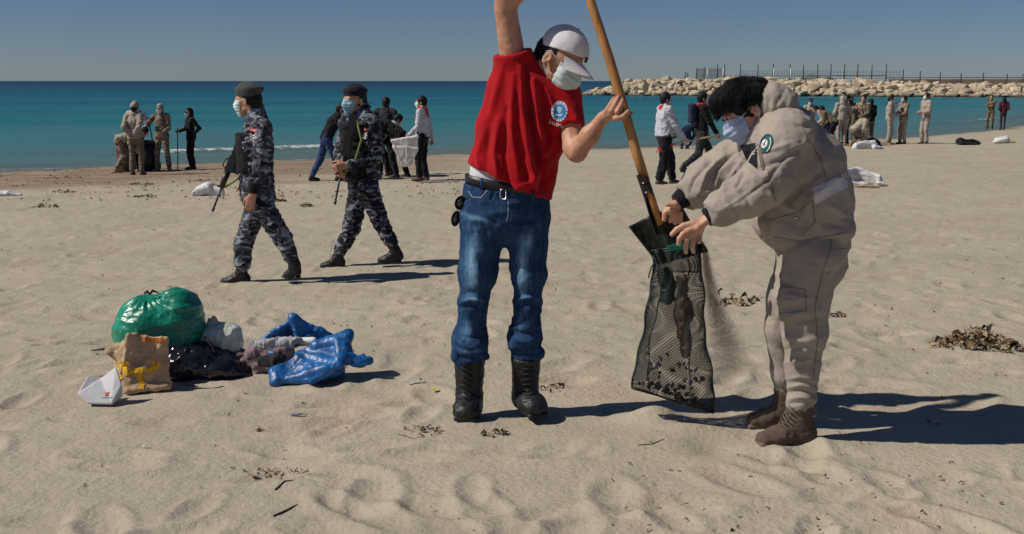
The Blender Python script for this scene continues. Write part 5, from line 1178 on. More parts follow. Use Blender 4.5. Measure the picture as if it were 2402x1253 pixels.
rifle('black rifle held upright across the chest of the second policeman', (q2(828, 268, -.22), q2(787, 480, -.26)), q2, V(-1, 0, .1), None)

# ================================================================== PEOPLE FURTHER BACK
def at(px, py): p = W(px, py); return p
G1, G2, G3, G4 = 'clean-up crew at the waterline on the left', 'volunteers around the white sack', 'volunteers walking behind the net bag', 'crew digging near the water on the right'
def person(label, px, py, **kw):
    p = at(px, py); p[2] = gz(p[0], p[1]) - .01; kw.setdefault('res', .015); return figure(label, p, **kw)
def stick(name, label, cat, a, b_, r=.016, mat=None, parts=None, group=None):
    t = thing(name, label, cat, b_, group); MB().tube([a, b_], r, 8).build('handle', mat or M['wood_pale'], t); return t
def spade_at(t, b_, ax, w=.12, h=.28, mat=None):
    ax = unit(ax); s = unit(np.cross(ax, V(0, 1, 0))); f = np.cross(s, ax); o = MB(); n_ = 6
    for lay in (0, 1):
        pass
    vs = []; 
    for lay in (0, .006):
        for i in range(n_ + 1):
            for j in (0, .7, 1.0):
                u = -1 + 2 * i / n_; vs.append(b_ + s * u * w * (1 - .25 * j * j * abs(u)) + ax * (j * h * (1 - .2 * abs(u) * (j > .9))) + f * (.03 * u * u - lay))
    K_ = (n_ + 1) * 3; fs = []
    for i in range(n_):
        for j in range(2):
            q4 = (i * 3 + j, i * 3 + j + 1, i * 3 + j + 4, i * 3 + j + 3); fs += [q4, tuple(K_ + t_ for t_ in q4[::-1])]
    return MB().add(vs, fs).build('blade', mat or M['black_iron'], t)

# left group
person('soldier in tan camouflage bending low beside the brown drum at the waterline', 283, 404, H=1.72, face=15, group=G1, lean=75, top='khaki_lite', legs='camo_tan', boots='boot_tan', head='hair', hL=(.38, .15, .62), hR=(.42, -.15, .58), fL=(.0, .12, 0), fR=(-.1, -.12, 0), hipz=.86, nod=40)
person('soldier with beige cap seen from behind, hands clasped at his back', 322, 410, H=1.76, face=85, group=G1, top='khaki', legs='khaki_dark', belt='khaki_dark', boots='boot_brown', head='cap', hatmat='khaki_lite', hL=(-.13, .05, .96), hR=(-.14, -.03, .97), longhair=False, puff=1.05, look=20)
person('person in olive jacket standing on the far side of the capped soldier', 326, 396, H=1.84, face=260, group=G1, top='grey_shirt', legs='charcoal', head='cap', hatmat='khaki_lite', mask='mask', hL=(.22, .28, 1.05), hR=(.12, -.2, .9))
r_s, f_s = person('soldier in tan camouflage and cap facing us with both hands on a spade', 384, 400, H=1.74, face=262, group=G1, belt='leather', top='camo_tan', legs='camo_tan', boots='boot_tan', head='cap', hatmat='khaki_lite', mask='mask', hL=(.22, .12, .98), hR=(.20, -.24, 1.30), fL=(0, .16, 0), fR=(.05, -.14, 0))
t = stick('spade', 'long dark spade stood upright in front of the capped soldier facing us', 'spade', f_s['ha'][-1] + V(0, -.03, .08), at(371, 396) + V(0, -.1, .16), mat=M['black_iron']); spade_at(t, at(371, 396) + V(0, -.1, .17), V(.05, 0, -1), .11, .24)
r_w, f_w = person('woman in black with a dark cap and long hair, one hand on her hip', 452, 398, H=1.62, face=215, group=G1, top='black_cloth', legs='black_cloth', head='cap', hatmat='black_cloth', longhair=True, mask='mask', hL=(-.02, .13, .98), hR=(.33, -.10, 1.08), fL=(0, .13, 0), fR=(0, -.12, 0), puff=.86, skn='skin_pale', legw=.85, J={})
t = stick('rake', 'thin dark stick held by the woman in black at the waterline', 'stick', f_w['ha'][-1] + V(0, -.02, .1), at(417, 402) + V(0, 0, .02), .013, M['black_iron']); 
p = at(358, 404); bn = thing('drum', 'tall brown drum with a pale rim between the bending and the capped soldier', 'drum', p := at(296, 402))
def lathe(name, c, prof, mat, par, n=24):
    vs = []; fs = []
    for r, z in prof:
        for j in range(n): a = 2 * math.pi * j / n; vs.append((c[0] + r * math.cos(a), c[1] + r * math.sin(a), c[2] + z))
    for i in range(len(prof) - 1):
        for j in range(n): fs.append((i * n + j, i * n + (j + 1) % n, (i + 1) * n + (j + 1) % n, (i + 1) * n + j))
    fs.append(tuple(range(n))[::-1]); return MB().add(vs, fs).build(name, mat, par)
M['rust'] = plain('rusty_brown_paint', (.13, .055, .035), rough=.7, bs=20, var=.4); M['cream'] = plain('cream_rim', (.45, .36, .22), rough=.7)
lathe('shell', p, [(.20, 0), (.22, .03), (.22, .28), (.232, .30), (.22, .32), (.22, .58), (.232, .6), (.22, .62), (.22, .80), (.20, .80), (.20, .05)], M['rust'], bn); lathe('rim', p, [(.222, .74), (.237, .76), (.237, .86), (.20, .86), (.20, .74)], M['cream'], bn)
p = at(346, 400); bn = thing('bin', 'black plastic bin standing behind the capped soldier at the waterline', 'bin', p); M['binblack'] = plain('black_bin_plastic', (.012, .012, .014), rough=.4)
lathe('shell', p, [(.24, 0), (.27, .05), (.33, .72), (.31, .72), (.25, .06)], M['binblack'], bn); lathe('lip', p, [(.325, .70), (.355, .72), (.355, .76), (.325, .78), (.31, .76)], M['binblack'], bn)
for s in (-1, 1): MB().tube([p + V(s * .33, -.07, .62), p + V(s * .39, -.07, .60), p + V(s * .39, .07, .60), p + V(s * .33, .07, .62)], .013, 6).build('handle', M['binblack'], bn)

# centre group
person('person in black jacket and blue jeans leaning forward behind the policeman', 768, 424, H=1.76, face=14, group=G2, lean=27, top='black_cloth', legs='blue_jean', head='hair', mask='mask', hL=(.55, .12, .88), hR=(.5, -.12, .8), fL=(-.32, .1, 0), fR=(.22, -.1, 0), nod=35, res=.012, hipz=.90)
person('man with dark hair and backpack standing behind the bent man in black', 905, 412, H=1.78, face=80, group=G2, top='charcoal', legs='black_cloth', head='hair', hL=(.3, .2, .95), hR=(.3, -.2, .95), lean=12, res=.012)
person('volunteer in grey shirt bowing low over the white sack', 884, 416, H=1.70, face=20, group=G2, lean=50, top='grey_shirt', legs='black_cloth', head='hair', mask='mask', hL=(.55, .1, .75), hR=(.5, -.12, .7), fL=(.28, .1, 0), fR=(-.12, -.1, 0), hipz=.86, nod=35, res=.012)
person('man in black jacket bent double over the white sack', 940, 417, H=1.80, face=165, group=G2, lean=58, top='black_cloth', legs='black_cloth', head='hair', hL=(.5, .12, .72), hR=(.42, -.15, .70), fL=(.05, .12, 0), fR=(-.1, -.14, 0), hipz=.90, nod=40, puff=1.08, res=.012)
r_, f_c = person('young scout in pale grey shirt with red scarf holding up the white sack', 993, 424, H=1.76, face=168, group=G2, top='grey_shirt', legs='black_cloth', boots='boot_brown', head='hair', mask='mask', hL=(.24, .14, .95), hR=(-.12, -.24, .86), fL=(.04, .12, 0), fR=(-.02, -.14, 0), res=.011, puff=.96, tuck=True, belt='leather')
def scarf(f, par, mat='redcloth'):
    nk_, u, F_, L_ = f['neck'], f['up'], f['F'], f['L']; s = f['s']
    pr = [cap(nk_ + s * (.065 * math.cos(a) * F_ + .085 * math.sin(a) * L_ + .01 * u), nk_ + s * (.065 * math.cos(a + .5) * F_ + .085 * math.sin(a + .5) * L_ + .01 * u), .022, .022) for a in np.arange(0, 6.28, .5)]
    pr += quad(nk_ + .07 * L_ - .09 * F_, nk_ - .07 * L_ - .09 * F_, nk_ - .125 * F_ - .17 * u - .02 * L_, nk_ - .125 * F_ - .17 * u + .02 * L_, .012)
    pr += [cap(nk_ + .09 * F_ - .01 * u, nk_ + .16 * F_ - .22 * u + .03 * L_, .022, .012), cap(nk_ + .09 * F_ - .01 * u, nk_ + .16 * F_ - .20 * u - .03 * L_, .022, .012)]
    return blob('scarf', pr, .009, M[mat], par, .015)
scarf(f_c, r_)
M['sack'] = plastic('white_woven_sack', (.62, .62, .62), rough=.6, bs=14, bstr=.35)
Ys_ = float(at(960, 428)[1]); qs, ks = setY(Ys_)
t = blob('sack', quad(qs(921, 330, -.1), qs(979, 320, -.15), qs(977, 352, -.1), qs(928, 350, -.05), .02) + quad(qs(925, 345, -.1), qs(979, 348, -.12), qs(962, 384, -.08), qs(946, 388, -.05), .025) + [cap(qs(945, 345), qs(950, 375), .10, .05, .6), tri(qs(921, 330, .1), qs(979, 320, .1), qs(952, 388, 0), .02)], .011, M['sack'], None, .03, lambda v, n: .012 * ridged(warp(v, 4, .1) * V(5, 5, 2.5), 2, 2))
tag(t, 'white woven sack held open between the scout and the bent man', 'sack')

# right of the shovel
r_a, f_a = person('stout scout in pale grey shirt and red scarf walking with a red leaf rake', 1556, 430, H=1.75, face=12, group=G3, top='grey_shirt', legs='black_cloth', boots='boot_brown', head='hair', mask='mask_blue', glove=None, hL=(.2, .2, .95), hR=(.34, -.17, .86), fL=(.22, .1, 0), fR=(-.12, -.1, 0), res=.010, puff=1.25, legw=1.35, tuck=True)
scarf(f_a, r_a)
ha_ = f_a['ha'][-1]; blob('work_glove', hand(ha_ - unit(ha_ - f_a['el'][-1]) * .02, unit(ha_ - f_a['el'][-1]), V(0, .5, .3), V(1, 0, .3), .8, 1.22), .006, M['white_cotton'], r_a, .01)
rk = thing('leaf_rake', 'red plastic leaf rake on a pale pole carried level by the stout scout', 'rake', ha_)
Yr = float(ha_[1]) - .05; qr, kr = setY(Yr); MB().tube([qr(1578, 339), qr(1702, 313)], .015, 8).build('handle', M['wood_pale'], rk)
M['redplastic'] = plain('orange_red_plastic', (.60, .07, .03), rough=.4)
hub = qr(1582, 338); MB().add([hub + V(0, -.01, .02), hub + V(0, -.01, -.025), qr(1544, 350, -.02), qr(1541, 346, -.02), hub + V(0, .01, .02), hub + V(0, .01, -.025), qr(1544, 350, 0), qr(1541, 346, 0)], [(0, 1, 2, 3), (4, 7, 6, 5), (0, 3, 7, 4), (1, 5, 6, 2), (3, 2, 6, 7), (0, 4, 5, 1)]).build('head', M['redplastic'], rk, False)
for i in range(13):
    t_ = i / 12; MB().tube([qr(1576 - 30 * t_, 342 + 5 * t_, -.02), qr(1566 - 26 * t_, 353 + 1 * t_, -.03), qr(1565 - 26 * t_, 358 + 2 * t_, -.03)], [.006, .005, .003], 5).build('tine', M['redplastic'], rk)
person('person in dark clothes crouching with back to us near the waterline', 1606, 349, H=1.68, face=60, group=G3, lean=78, top='navy', legs='navy', head='hair', hL=(.5, .1, .35), hR=(.5, -.1, .35), hipz=.66, fL=(.05, .14, 0), fR=(-.12, -.12, 0), nod=50, hairmat='hair_brown')
r_b, f_b = person('youth in black jacket with small backpack striding along the beach', 1642, 414, H=1.78, face=6, group=G3, top='black_cloth', legs='charcoal', boots='boot_black', head='hair', mask='mask', hL=(.18, .22, .88), hR=(.28, -.18, .90), fL=(.36, .08, 0), fR=(-.38, -.08, .14, .06), res=.010, puff=1.04)
fpt = f_b['chest'] - f_b['F'] * .2; blob('backpack', [box3(fpt + V(0, 0, .02), (.07, .14, .20), f_b['F'], f_b['L'], (0, 0, 1), .05)], .01, M['navy'], r_b, .02, wrinkles(.006)); scarf(f_b, r_b)

# far right crew
M['pinkgrey'] = cloth('pinkish_grey_cloth', (.40, .30, .30))
person('soldier with dark cap and raised arms just behind the bent youth hood', 1897, 338, H=1.74, face=250, group=G4, top='khaki', legs='khaki_trouser', head='cap', hatmat='navy', mask='mask', hL=(.28, .02, 1.32), hR=(.28, -.02, 1.30))
person('bent figure in black at the front of the digging crew', 1932, 341, H=1.72, face=20, group=G4, lean=60, top='black_cloth', legs='navy', head='hair', hL=(.5, .1, .6), hR=(.5, -.1, .6), hipz=.84, nod=30)
person('soldier in olive grey top and dark trousers stooping to the left', 1956, 343, H=1.72, face=150, group=G4, lean=48, top='olive', legs='black_cloth', boots='boot_tan', head='hair', hL=(.5, .1, .7), hR=(.45, -.1, .75), hipz=.88, nod=30)
person('soldier in khaki hooded jacket seen from behind with hood up', 1973, 341, H=1.80, face=95, group=G4, top='khaki', legs='khaki_trouser', boots='boot_tan', head='hood', puff=1.15, hL=(.2, .24, .95), hR=(.2, -.24, .95), lean=6)
person('volunteer in pinkish grey shirt stooping at the front of the digging crew', 1944, 339, H=1.74, face=165, group=G4, lean=52, top='pinkgrey', legs='charcoal', boots='boot_brown', head='hair', hL=(.45, .1, .8), hR=(.45, -.1, .75), hipz=.9, nod=30)
person('person in black top standing close behind the hooded soldier', 1983, 337, H=1.82, face=190, group=G4, top='black_cloth', legs='charcoal', head='hair', mask='mask_blue', hL=(.25, .2, 1.0), hR=(.25, -.2, 1.0))
person('soldier in dark khaki with hands on knees between cap and camouflage comrades', 2008, 338, H=1.72, face=195, group=G4, lean=30, top='khaki_dark', legs='khaki_dark', belt='leather', head='hair', hL=(.3, .15, .7), hR=(.3, -.15, .7), nod=15)
person('soldier in dark cap at the back of the digging crew', 1992, 334, H=1.78, face=260, group=G4, top='khaki_dark', legs='khaki_dark', head='cap', hatmat='black_cloth', mask='mask_blue', hL=(.2, .2, 1.0), hR=(.2, -.2, 1.0))
person('soldier in pale khaki crouching at the feet of the crew', 2000, 344, H=1.72, face=15, group=G4, lean=50, top='khaki_lite', legs='khaki_dark', boots='boot_tan', head='hair', hL=(.4, .1, .45), hR=(.4, -.1, .45), hipz=.60, nod=30)
r_d, f_d = person('soldier in camouflage leaning on a long pale pole', 2022, 340, H=1.80, face=235, group=G4, top='camo_tan', legs='khaki_trouser', boots='boot_tan', head='hair', hL=(.26, .02, 1.02), hR=(.26, -.16, 1.28), lean=8, belt='khaki_dark')
person('person in black with long dark hair beside the soldier with the pole', 2038, 338, H=1.68, face=100, group=G4, top='black_cloth', legs='khaki_dark', head='hair', longhair=True, hL=(.2, .2, .9), hR=(.2, -.2, .9))
Yp = float(f_d['ha'][-1][1]) - .05; qp, kp_ = setY(Yp); t = thing('pole', 'long pale wooden pole slanting in the hands of the camouflage soldier', 'pole', qp(2042, 322)); MB().tube([qp(2014, 246), qp(2042, 324)], .022, 8).build('shaft', M['wood_pale'], t); MB().box(qp(2044, 330), (.07, .02, .10)).build('blade', M['steel'], t, False)
person('soldier in khaki raising a hand to his mask while facing right', 2084, 339, H=1.78, face=-20, group=G4, top='khaki', legs='khaki_trouser', boots='boot_tan', head='hair', mask='mask_blue', hL=(.16, .02, 1.42), hR=(.22, -.1, 1.05), puff=1.1, fL=(.02, .14, 0), fR=(-.05, -.12, 0))
person('soldier in camouflage t-shirt with bare forearms turned to his comrade', 2116, 338, H=1.74, face=200, group=G4, top='camo_tan', legs='khaki_trouser', boots='boot_brown', head='hair', mask='mask_blue', hL=(.36, .14, 1.05), hR=(.36, -.10, 1.05), sleeve='short', belt='khaki_dark')
person('soldier in khaki standing alone with his hands at his waist', 2168, 338, H=1.84, face=196, group=G4, top='khaki', legs='khaki_trouser', boots='boot_brown', head='hair', mask='mask', hL=(.26, .08, 1.08), hR=(.24, -.10, 1.06), hairmat='hair_brown', belt='khaki_dark')
person('soldier in woodland camouflage with folded arms standing far right at the waterline', 2321, 304, H=1.78, face=230, group='pair at the far waterline', top='camo_wood', legs='camo_wood', boots='boot_brown', head='hair', hL=(.22, -.1, 1.18), hR=(.22, .1, 1.18), hairmat='hair_brown', belt='khaki_dark', res=.018)
person('woman with long black hair and dark red top walking away at the far right', 2351, 305, H=1.62, face=80, group='pair at the far waterline', top='maroon', legs='charcoal', head='hair', longhair=True, hL=(.12, .12, 1.0), hR=(.12, -.12, 1.0), puff=1.0, fL=(.1, .06, 0), fR=(-.08, -.06, 0), res=.018, legw=.8)

# ================================================================== RUBBISH ON THE SAND
def local(px, py):
    p = W(px, py); Y = float(p[1]); k = Y / FPX; return (lambda x, y, d=0.0: P(x, y, Y + d)), k, p
def crinkle(a1, f1_, a2, f2_, s=0): return lambda v, n: a1 * ridged(v * f1_, 3, s) + a2 * fbm(v * f2_, 3, s + 3)
q, k, p = local(330, 918)
# paper bag, open and slumped
M['paper'] = plastic('brown_kraft_paper', (.46, .32, .19), rough=.85, bs=10, bstr=.5); M['yellow'] = plain('yellow_print', (.75, .42, .01), rough=.7); M['orange'] = plain('orange_print', (.6, .16, .02), rough=.7)
o = thing('paper_bag', 'crumpled brown paper bag with yellow swirl print standing under the green bag', 'paper bag', p)
fr_d = -.02
pr = quad(q(296, 905, fr_d), q(397, 906, .04), q(390, 796, .06), q(318, 790, .03), .007) + quad(q(296, 905, fr_d), q(318, 790, .03), q(278, 812, .14), q(270, 870, .16), .007) + quad(q(275, 896, .0), q(300, 918, fr_d - .03), q(392, 908, .02), q(380, 890, .18), .01)
pr += [ell(q(340, 862, .09), (.10, .09, .085)), tri(q(318, 790, .03), q(300, 786, .0), q(292, 850, -.01), .006), tri(q(318, 792, .03), q(275, 830, .05), q(296, 902, -.01), .008), tri(q(248, 820, .06), q(290, 812, .1), q(285, 850, .06), .006)]
pb_ = blob('paper', pr, .006, M['paper'], o, .02, crinkle(.007, V(16, 16, 16), .005, 8, 4))
def swirl(pl, w, mat='yellow', target=None, par=None, off=.004): decal('print', *line_px(pl, w), target or pb_, M[mat], par or pb_, off)
swirl([(300, 850), (292, 862), (296, 878), (310, 872), (330, 866), (350, 870), (368, 862), (374, 850)], 10); swirl([(330, 868), (326, 884), (334, 900), (330, 912)], 12); swirl([(352, 868), (362, 858), (358, 846)], 7); swirl([(272, 848), (282, 856), (276, 876), (284, 890)], 11); swirl([(330, 797), (360, 797), (388, 799)], 9, 'orange')
# green bag
M['greenbag'] = plastic('glossy_green_polythene', (.006, .20, .125), rough=.30, bs=20, bstr=.8, col2=(.012, .29, .18))
q2_, k2_, p2_ = local(380, 872)
o = thing('green_bag', 'big bulging glossy green plastic refuse bag tied on top of the litter heap', 'refuse bag', p2_)
def gdisp(v, n):
    c = q2_(352, 690, -.02); d = v - c; a = np.arctan2(d[:, 1], d[:, 0]); r = np.linalg.norm(d, axis=1)
    return .006 * (1 - 2 * np.abs(np.sin(a * 8 + 5 * noise(v * 7, 3)))) * np.exp(-((r - .08) / .07) ** 2) + .008 * ridged(v * V(10, 10, 16), 3, 2) * np.clip(r * 4, 0, 1) + .010 * fbm(v * 5, 2, 8)
blob('bag_film', [ell(q2_(352, 758, .0), (.165, .17, .165)), ell(q2_(420, 745, .02), (.13, .16, .155)), ell(q2_(330, 775, .0), (.13, .15, .13)), ell(q2_(392, 800, .0), (.17, .16, .12)), sub(ell(q2_(350, 676, -.0), (.045, .06, .03)))], .0065, M['greenbag'], o, .06, gdisp)
MB().tube([q2_(338, 688, -.05), q2_(346, 684, -.06), q2_(352, 690, -.05), q2_(358, 682, -.06), q2_(372, 687, -.05)], [.004, .008, .006, .008, .003], 6).build('knot', M['black_cloth'], o)
# black bag
q3, k3, p3_ = local(470, 885)
M['blackbag'] = plastic('glossy_black_polythene', (.009, .009, .013), rough=.2, bs=15, bstr=.6, col2=(.014, .014, .022))
o = blob('black_bag', [ell(q3(450, 850, .05), (.14, .15, .105)), ell(q3(510, 862, .04), (.12, .13, .075)), ell(q3(415, 858, .06), (.10, .12, .11)), cap(q3(545, 880, 0), q3(562, 878, .0), .03, .012)], .007, M['blackbag'], None, .05, crinkle(.013, V(13, 13, 13), .010, 6, 11))
tag(o, 'slumped glossy black refuse bag right of the paper bag and under the green bag', 'refuse bag')
# white and green carrier
q4, k4, p4 = local(522, 868)
M['whitebag'] = plastic('dirty_white_polythene', (.60, .64, .52), rough=.35, bs=12, bstr=.6)
o = thing('carrier_bag', 'full dirty white carrier bag with a black loop handle behind the black bag', 'carrier bag', p4)
wb = blob('bag_film', [cap(q4(505, 800, .02), q4(524, 850, .02), .085, .105, .9), ell(q4(530, 798, .04), (.088, .09, .088)), ell(q4(540, 842, .02), (.075, .09, .09)), tri(q4(487, 770, .05), q4(500, 745, .06), q4(512, 775, .05), .01)], .0065, M['whitebag'], o, .03, crinkle(.010, V(15, 15, 12), .006, 7, 21))
MB().tube([q4(482, 792, -.10), q4(490, 800, -.13), q4(502, 818, -.15), q4(508, 838, -.15), q4(500, 846, -.14), q4(490, 826, -.13), q4(484, 806, -.11)], .009, 6).build('loop_handle', M['black_cloth'], o)
MB().add([q4(481, 765, .04), q4(490, 745, .05), q4(503, 758, .045), q4(500, 775, .03)], [(0, 1, 2, 3)]).build('scrap', M['charcoal'], o)
# white carton
q5, k5, p5 = local(235, 944)
M['card'] = plain('white_card', (.58, .59, .62), rough=.6, var=.05, bs=8); M['redprint'] = plain('red_print', (.6, .06, .04), rough=.6)
o = thing('carton', 'open white cardboard carton with a small red mark at the left end of the heap', 'carton', p5)
cb = blob('card', quad(q5(184, 925, -.02), q5(207, 945, -.04), q5(262, 947, -.03), q5(236, 890, .06), .0035, .0) + quad(q5(184, 925, -.02), q5(236, 890, .06), q5(245, 886, .10), q5(205, 886, .06), .0035, .0) + quad(q5(262, 947, -.03), q5(236, 890, .06), q5(272, 862, .07), q5(284, 905, .02), .0035, .0) + quad(q5(262, 947, -.03), q5(284, 905, .02), q5(286, 928, .04), q5(268, 946, .05), .0035, .0) + quad(q5(207, 946, -.04), q5(262, 948, -.03), q5(268, 946, .06), q5(215, 940, .08), .003, 0), .0032, M['card'], o, .002, crinkle(.0012, V(9, 9, 9), .001, 20, 2))
decal('print', *quad_px([(247, 921), (256, 919), (254, 928), (246, 929)], 2, 2), cb, M['redprint'], cb, .003)
decal('print', *line_px([(238, 933), (262, 932)], 1.2), cb, M['seamdark'], cb, .003)
MB().tube([W(214, 828) + V(0, 0, .015), W(250, 826) + V(0, 0, .02)], [.004, .007], 5).build('twig', M['rubble'], None); tag(bpy.data.objects['twig'], 'short dark twig on the sand left of the paper bag', 'twig')
# clothes heap and blue tarpaulin
q6, k6, p6 = local(625, 872)
M['rag'] = cloth('grey_mauve_rag', (.24, .175, .19), wrs=.9); M['rag2'] = cloth('dark_rag', (.035, .032, .04)); M['ragw'] = cloth('dusty_white_rag', (.42, .42, .44))
o = thing('clothes_heap', 'tangled heap of grey and mauve rags between the bags and the blue sheet', 'rags', p6)
blob('rag', [cap(q6(572, 845, .05), q6(640, 850, .0), .05, .06, .7), cap(q6(592, 826, .02), q6(665, 826, .02), .045, .05, .7), cap(q6(600, 870, -.03), q6(655, 876, -.03), .022, .03, .6), cap(q6(566, 835, .04), q6(575, 865, .02), .03, .028)], .0065, M['rag'], o, .02, lambda v, n: .018 * ridged(warp(v, 6, .05) * V(12, 12, 18), 3, 7) + .004 * ridged(v * 50, 2, 2))
blob('rag', [cap(q6(615, 845, -.06), q6(650, 860, -.06), .022, .028, .8), ell(q6(645, 840, -.03), (.05, .04, .035))], .006, M['rag2'], o, .02, lambda v, n: .010 * ridged(v * V(20, 20, 20), 3, 17))
blob('rag', [cap(q6(606, 808, .0), q6(634, 806, -.0), .022, .028, .7), cap(q6(634, 806, .0), q6(672, 806, .0), .028, .024, .7), cap(q6(672, 806, .0), q6(700, 798, .02), .024, .016, .7)], .006, M['ragw'], o, .02, lambda v, n: .012 * ridged(v * V(20, 20, 20), 3, 27))
tag(blob('plastic_bottle', [cap(q6(708, 800, .06), q6(735, 800, .05), .020, .022), cap(q6(735, 800, .05), q6(742, 803, .05), .012, .010)], .005, M['white'], None, .008), 'small white plastic bottle lying on the rags by the blue sheet', 'bottle')
M['bluetarp'] = plastic('blue_woven_tarpaulin', (.005, .075, .27), rough=.42, bs=26, bstr=.7, col2=(.014, .17, .50))
q7, k7, p7 = local(735, 895)
o = thing('blue_tarpaulin', 'crumpled bright blue plastic sheet folded over itself on the sand', 'tarpaulin', p7)
pr = quad(q7(640, 898, -.02), q7(735, 893, -.04), q7(800, 858, -.02), q7(700, 830, .12), .006) + quad(q7(700, 830, .12), q7(800, 858, -.02), q7(818, 784, .16), q7(745, 812, .16), .006) + quad(q7(800, 860, -.02), q7(825, 838, .05), q7(818, 784, .16), q7(790, 800, .1), .006)
pr += [tri(q7(640, 870, .02), q7(642, 898, -.02), q7(710, 832, .1), .01), tri(q7(820, 840, .05), q7(868, 846, .08), q7(824, 856, .02), .006), tri(q7(835, 846, .05), q7(852, 834, .08), q7(846, 850, .06), .004), ell(q7(750, 868, .07), (.12, .08, .04)), cap(q7(745, 812, .13), q7(812, 800, .13), .025, .02)]
blob('sheet', pr, .006, M['bluetarp'], o, .025, lambda v, n: .011 * ridged(warp(v, 6, .08) * V(7, 7, 15), 2, 5) + .007 * fbm(v * 6, 2, 4) + .0012 * ridged(warp(v) * 34, 2, 6))
blob('sheet', quad(q7(595, 812, .30), q7(690, 748, .36), q7(722, 790, .42), q7(640, 815, .34), .010) + quad(q7(690, 748, .36), q7(780, 786, .46), q7(800, 800, .42), q7(700, 812, .30), .010) + [tri(q7(595, 812, .3), q7(640, 830, .2), q7(700, 810, .28), .012), cap(q7(690, 748, .36), q7(686, 744, .36), .006, .002)], .0065, M['bluetarp'], o, .02, lambda v, n: .009 * ridged(warp(v, 6, .05) * V(8, 8, 12), 2, 15) + .007 * fbm(v * 6, 2, 4) + .0012 * ridged(warp(v) * 34, 2, 6))

# further sacks
def sack(name, label, px, py, rects, mat, cat='sack', res=.012, amp=.02, group=None, seed=0):
    qq, kk, pp = local(px, py); pr = [cap(qq(a, b_, d), qq(c, e, d2), r * kk, r2 * kk, fl) for a, b_, d, c, e, d2, r, r2, fl in rects]
    o = blob(name, pr, res, mat, None, .03, lambda v, n: amp * .35 * ridged(v * V(5, 5, 9), 2, seed) + amp * .6 * fbm(v * 4, 2, seed)); return tag(o, label, cat, group)
sack('white_sack', 'crumpled white plastic sack on the sand behind the left policeman rifle', 490, 460, [(470, 448, .1, 490, 440, .1, 14, 14, 1.2), (485, 450, .1, 520, 452, .05, 11, 7, 1.6), (455, 456, .05, 470, 450, .1, 5, 8, 2)], M['sack'], seed=2)
sack('torn_sack', 'flat pale blue-white torn sack at the left edge of the photo', 15, 459, [(-10, 456, .1, 20, 454, .1, 7, 6, 2), (20, 455, .1, 48, 457, .1, 5, 3, 2)], M['sack'], seed=3)
o = sack('flat_sack', 'long flattened white sack lying on the sand right of the bent youth', 2020, 437, [(1960, 425, .2, 2010, 412, .5, 10, 9, 2.5), (2010, 412, .5, 2060, 425, .3, 9, 6, 2.5), (1970, 430, .1, 2030, 432, .1, 7, 5, 3), (2060, 428, .1, 2080, 434, .1, 4, 3, 3)], M['sack'], amp=.03, seed=5)
M['beige'] = plastic('beige_sack', (.45, .33, .2), rough=.6)
sack('beige_sack', 'beige strip of sacking along the front of the long flattened white sack', 2000, 440, [(1970, 435, 0, 2020, 437, 0, 3, 3, 2), (2020, 436, 0, 2060, 438, 0, 3, 2, 2)], M['beige'], amp=.015, seed=6)
sack('white_bag', 'white plastic sack lying in front of the digging crew on the right', 2030, 351, [(2008, 346, .2, 2050, 344, .3, 7, 8, 2), (2050, 345, .2, 2072, 350, .2, 6, 2, 2)], M['sack'], res=.03, amp=.05, seed=7)
sack('black_sack', 'black refuse sack half behind the white sack of the digging crew', 2048, 344, [(2042, 336, .6, 2060, 340, .5, 9, 6, 1.5), (2060, 342, .4, 2072, 348, .3, 4, 2, 1.5)], M['blackbag'], 'refuse bag', res=.03, amp=.05, seed=8)
sack('black_sack', 'knobbly black refuse bag lying alone on the right of the beach', 2272, 341, [(2252, 332, .2, 2278, 333, .2, 7, 7, 1.5), (2278, 333, .2, 2298, 336, .2, 6, 3, 1.5)], M['blackbag'], 'refuse bag', res=.03, amp=.06, seed=9)
sack('white_sack', 'rounded white sack lying at the far right edge of the beach', 2350, 337, [(2338, 330, .2, 2358, 328, .2, 7, 8, 1.5), (2330, 334, .2, 2340, 332, .2, 3, 4, 1.5)], M['sack'], res=.03, amp=.04, seed=10)
sack('beige_sack', 'small pinkish beige bag against the rounded white sack at the far right', 2374, 337, [(2366, 333, .3, 2380, 335, .3, 4, 2, 1.5)], M['beige'], res=.03, amp=.04, seed=11)

# ------------------------------------------------------------------ washed-up seaweed, dead leaves, litter
M['leaf'] = plain('dry_brown_leaf', (.17, .11, .06), rough=.85, var=.35, bs=40, bstr=.5); M['leafd'] = plain('dark_dead_weed', (.05, .035, .02), rough=.9, var=.3)
M['straw'] = plain('dry_straw', (.33, .24, .14), rough=.85, var=.25)
def leafmesh(seed, mat, w=.45):
    r_ = random.Random(seed); n_ = 5; vs = []; cu = r_.uniform(.3, 1.4); tw = r_.uniform(-.8, .8)
    for i in range(n_ + 1):
        t = i / n_; wd = w * math.sin(math.pi * (t * .86 + .08)) * r_.uniform(.75, 1.2) * .5
        for j in (-1, 0, 1): vs.append((t - .5, j * wd * math.cos(tw * t), cu * .35 * math.sin(t * math.pi) + abs(j) * wd * .7 + j * wd * math.sin(tw * t) + r_.uniform(-.03, .03)))
    fs = [(i * 3 + j, i * 3 + j + 1, i * 3 + j + 4, i * 3 + j + 3) for i in range(n_) for j in range(2)]
    m_ = bpy.data.meshes.new('leaf'); m_.from_pydata(vs, [], fs); m_.polygons.foreach_set('use_smooth', [True] * len(fs)); m_.materials.append(mat); m_.update(); return m_
leaves = [leafmesh(i, M[('leaf', 'leaf', 'leafd', 'straw')[i % 4]], (.25, .5, .7)[i % 3]) for i in range(12)]
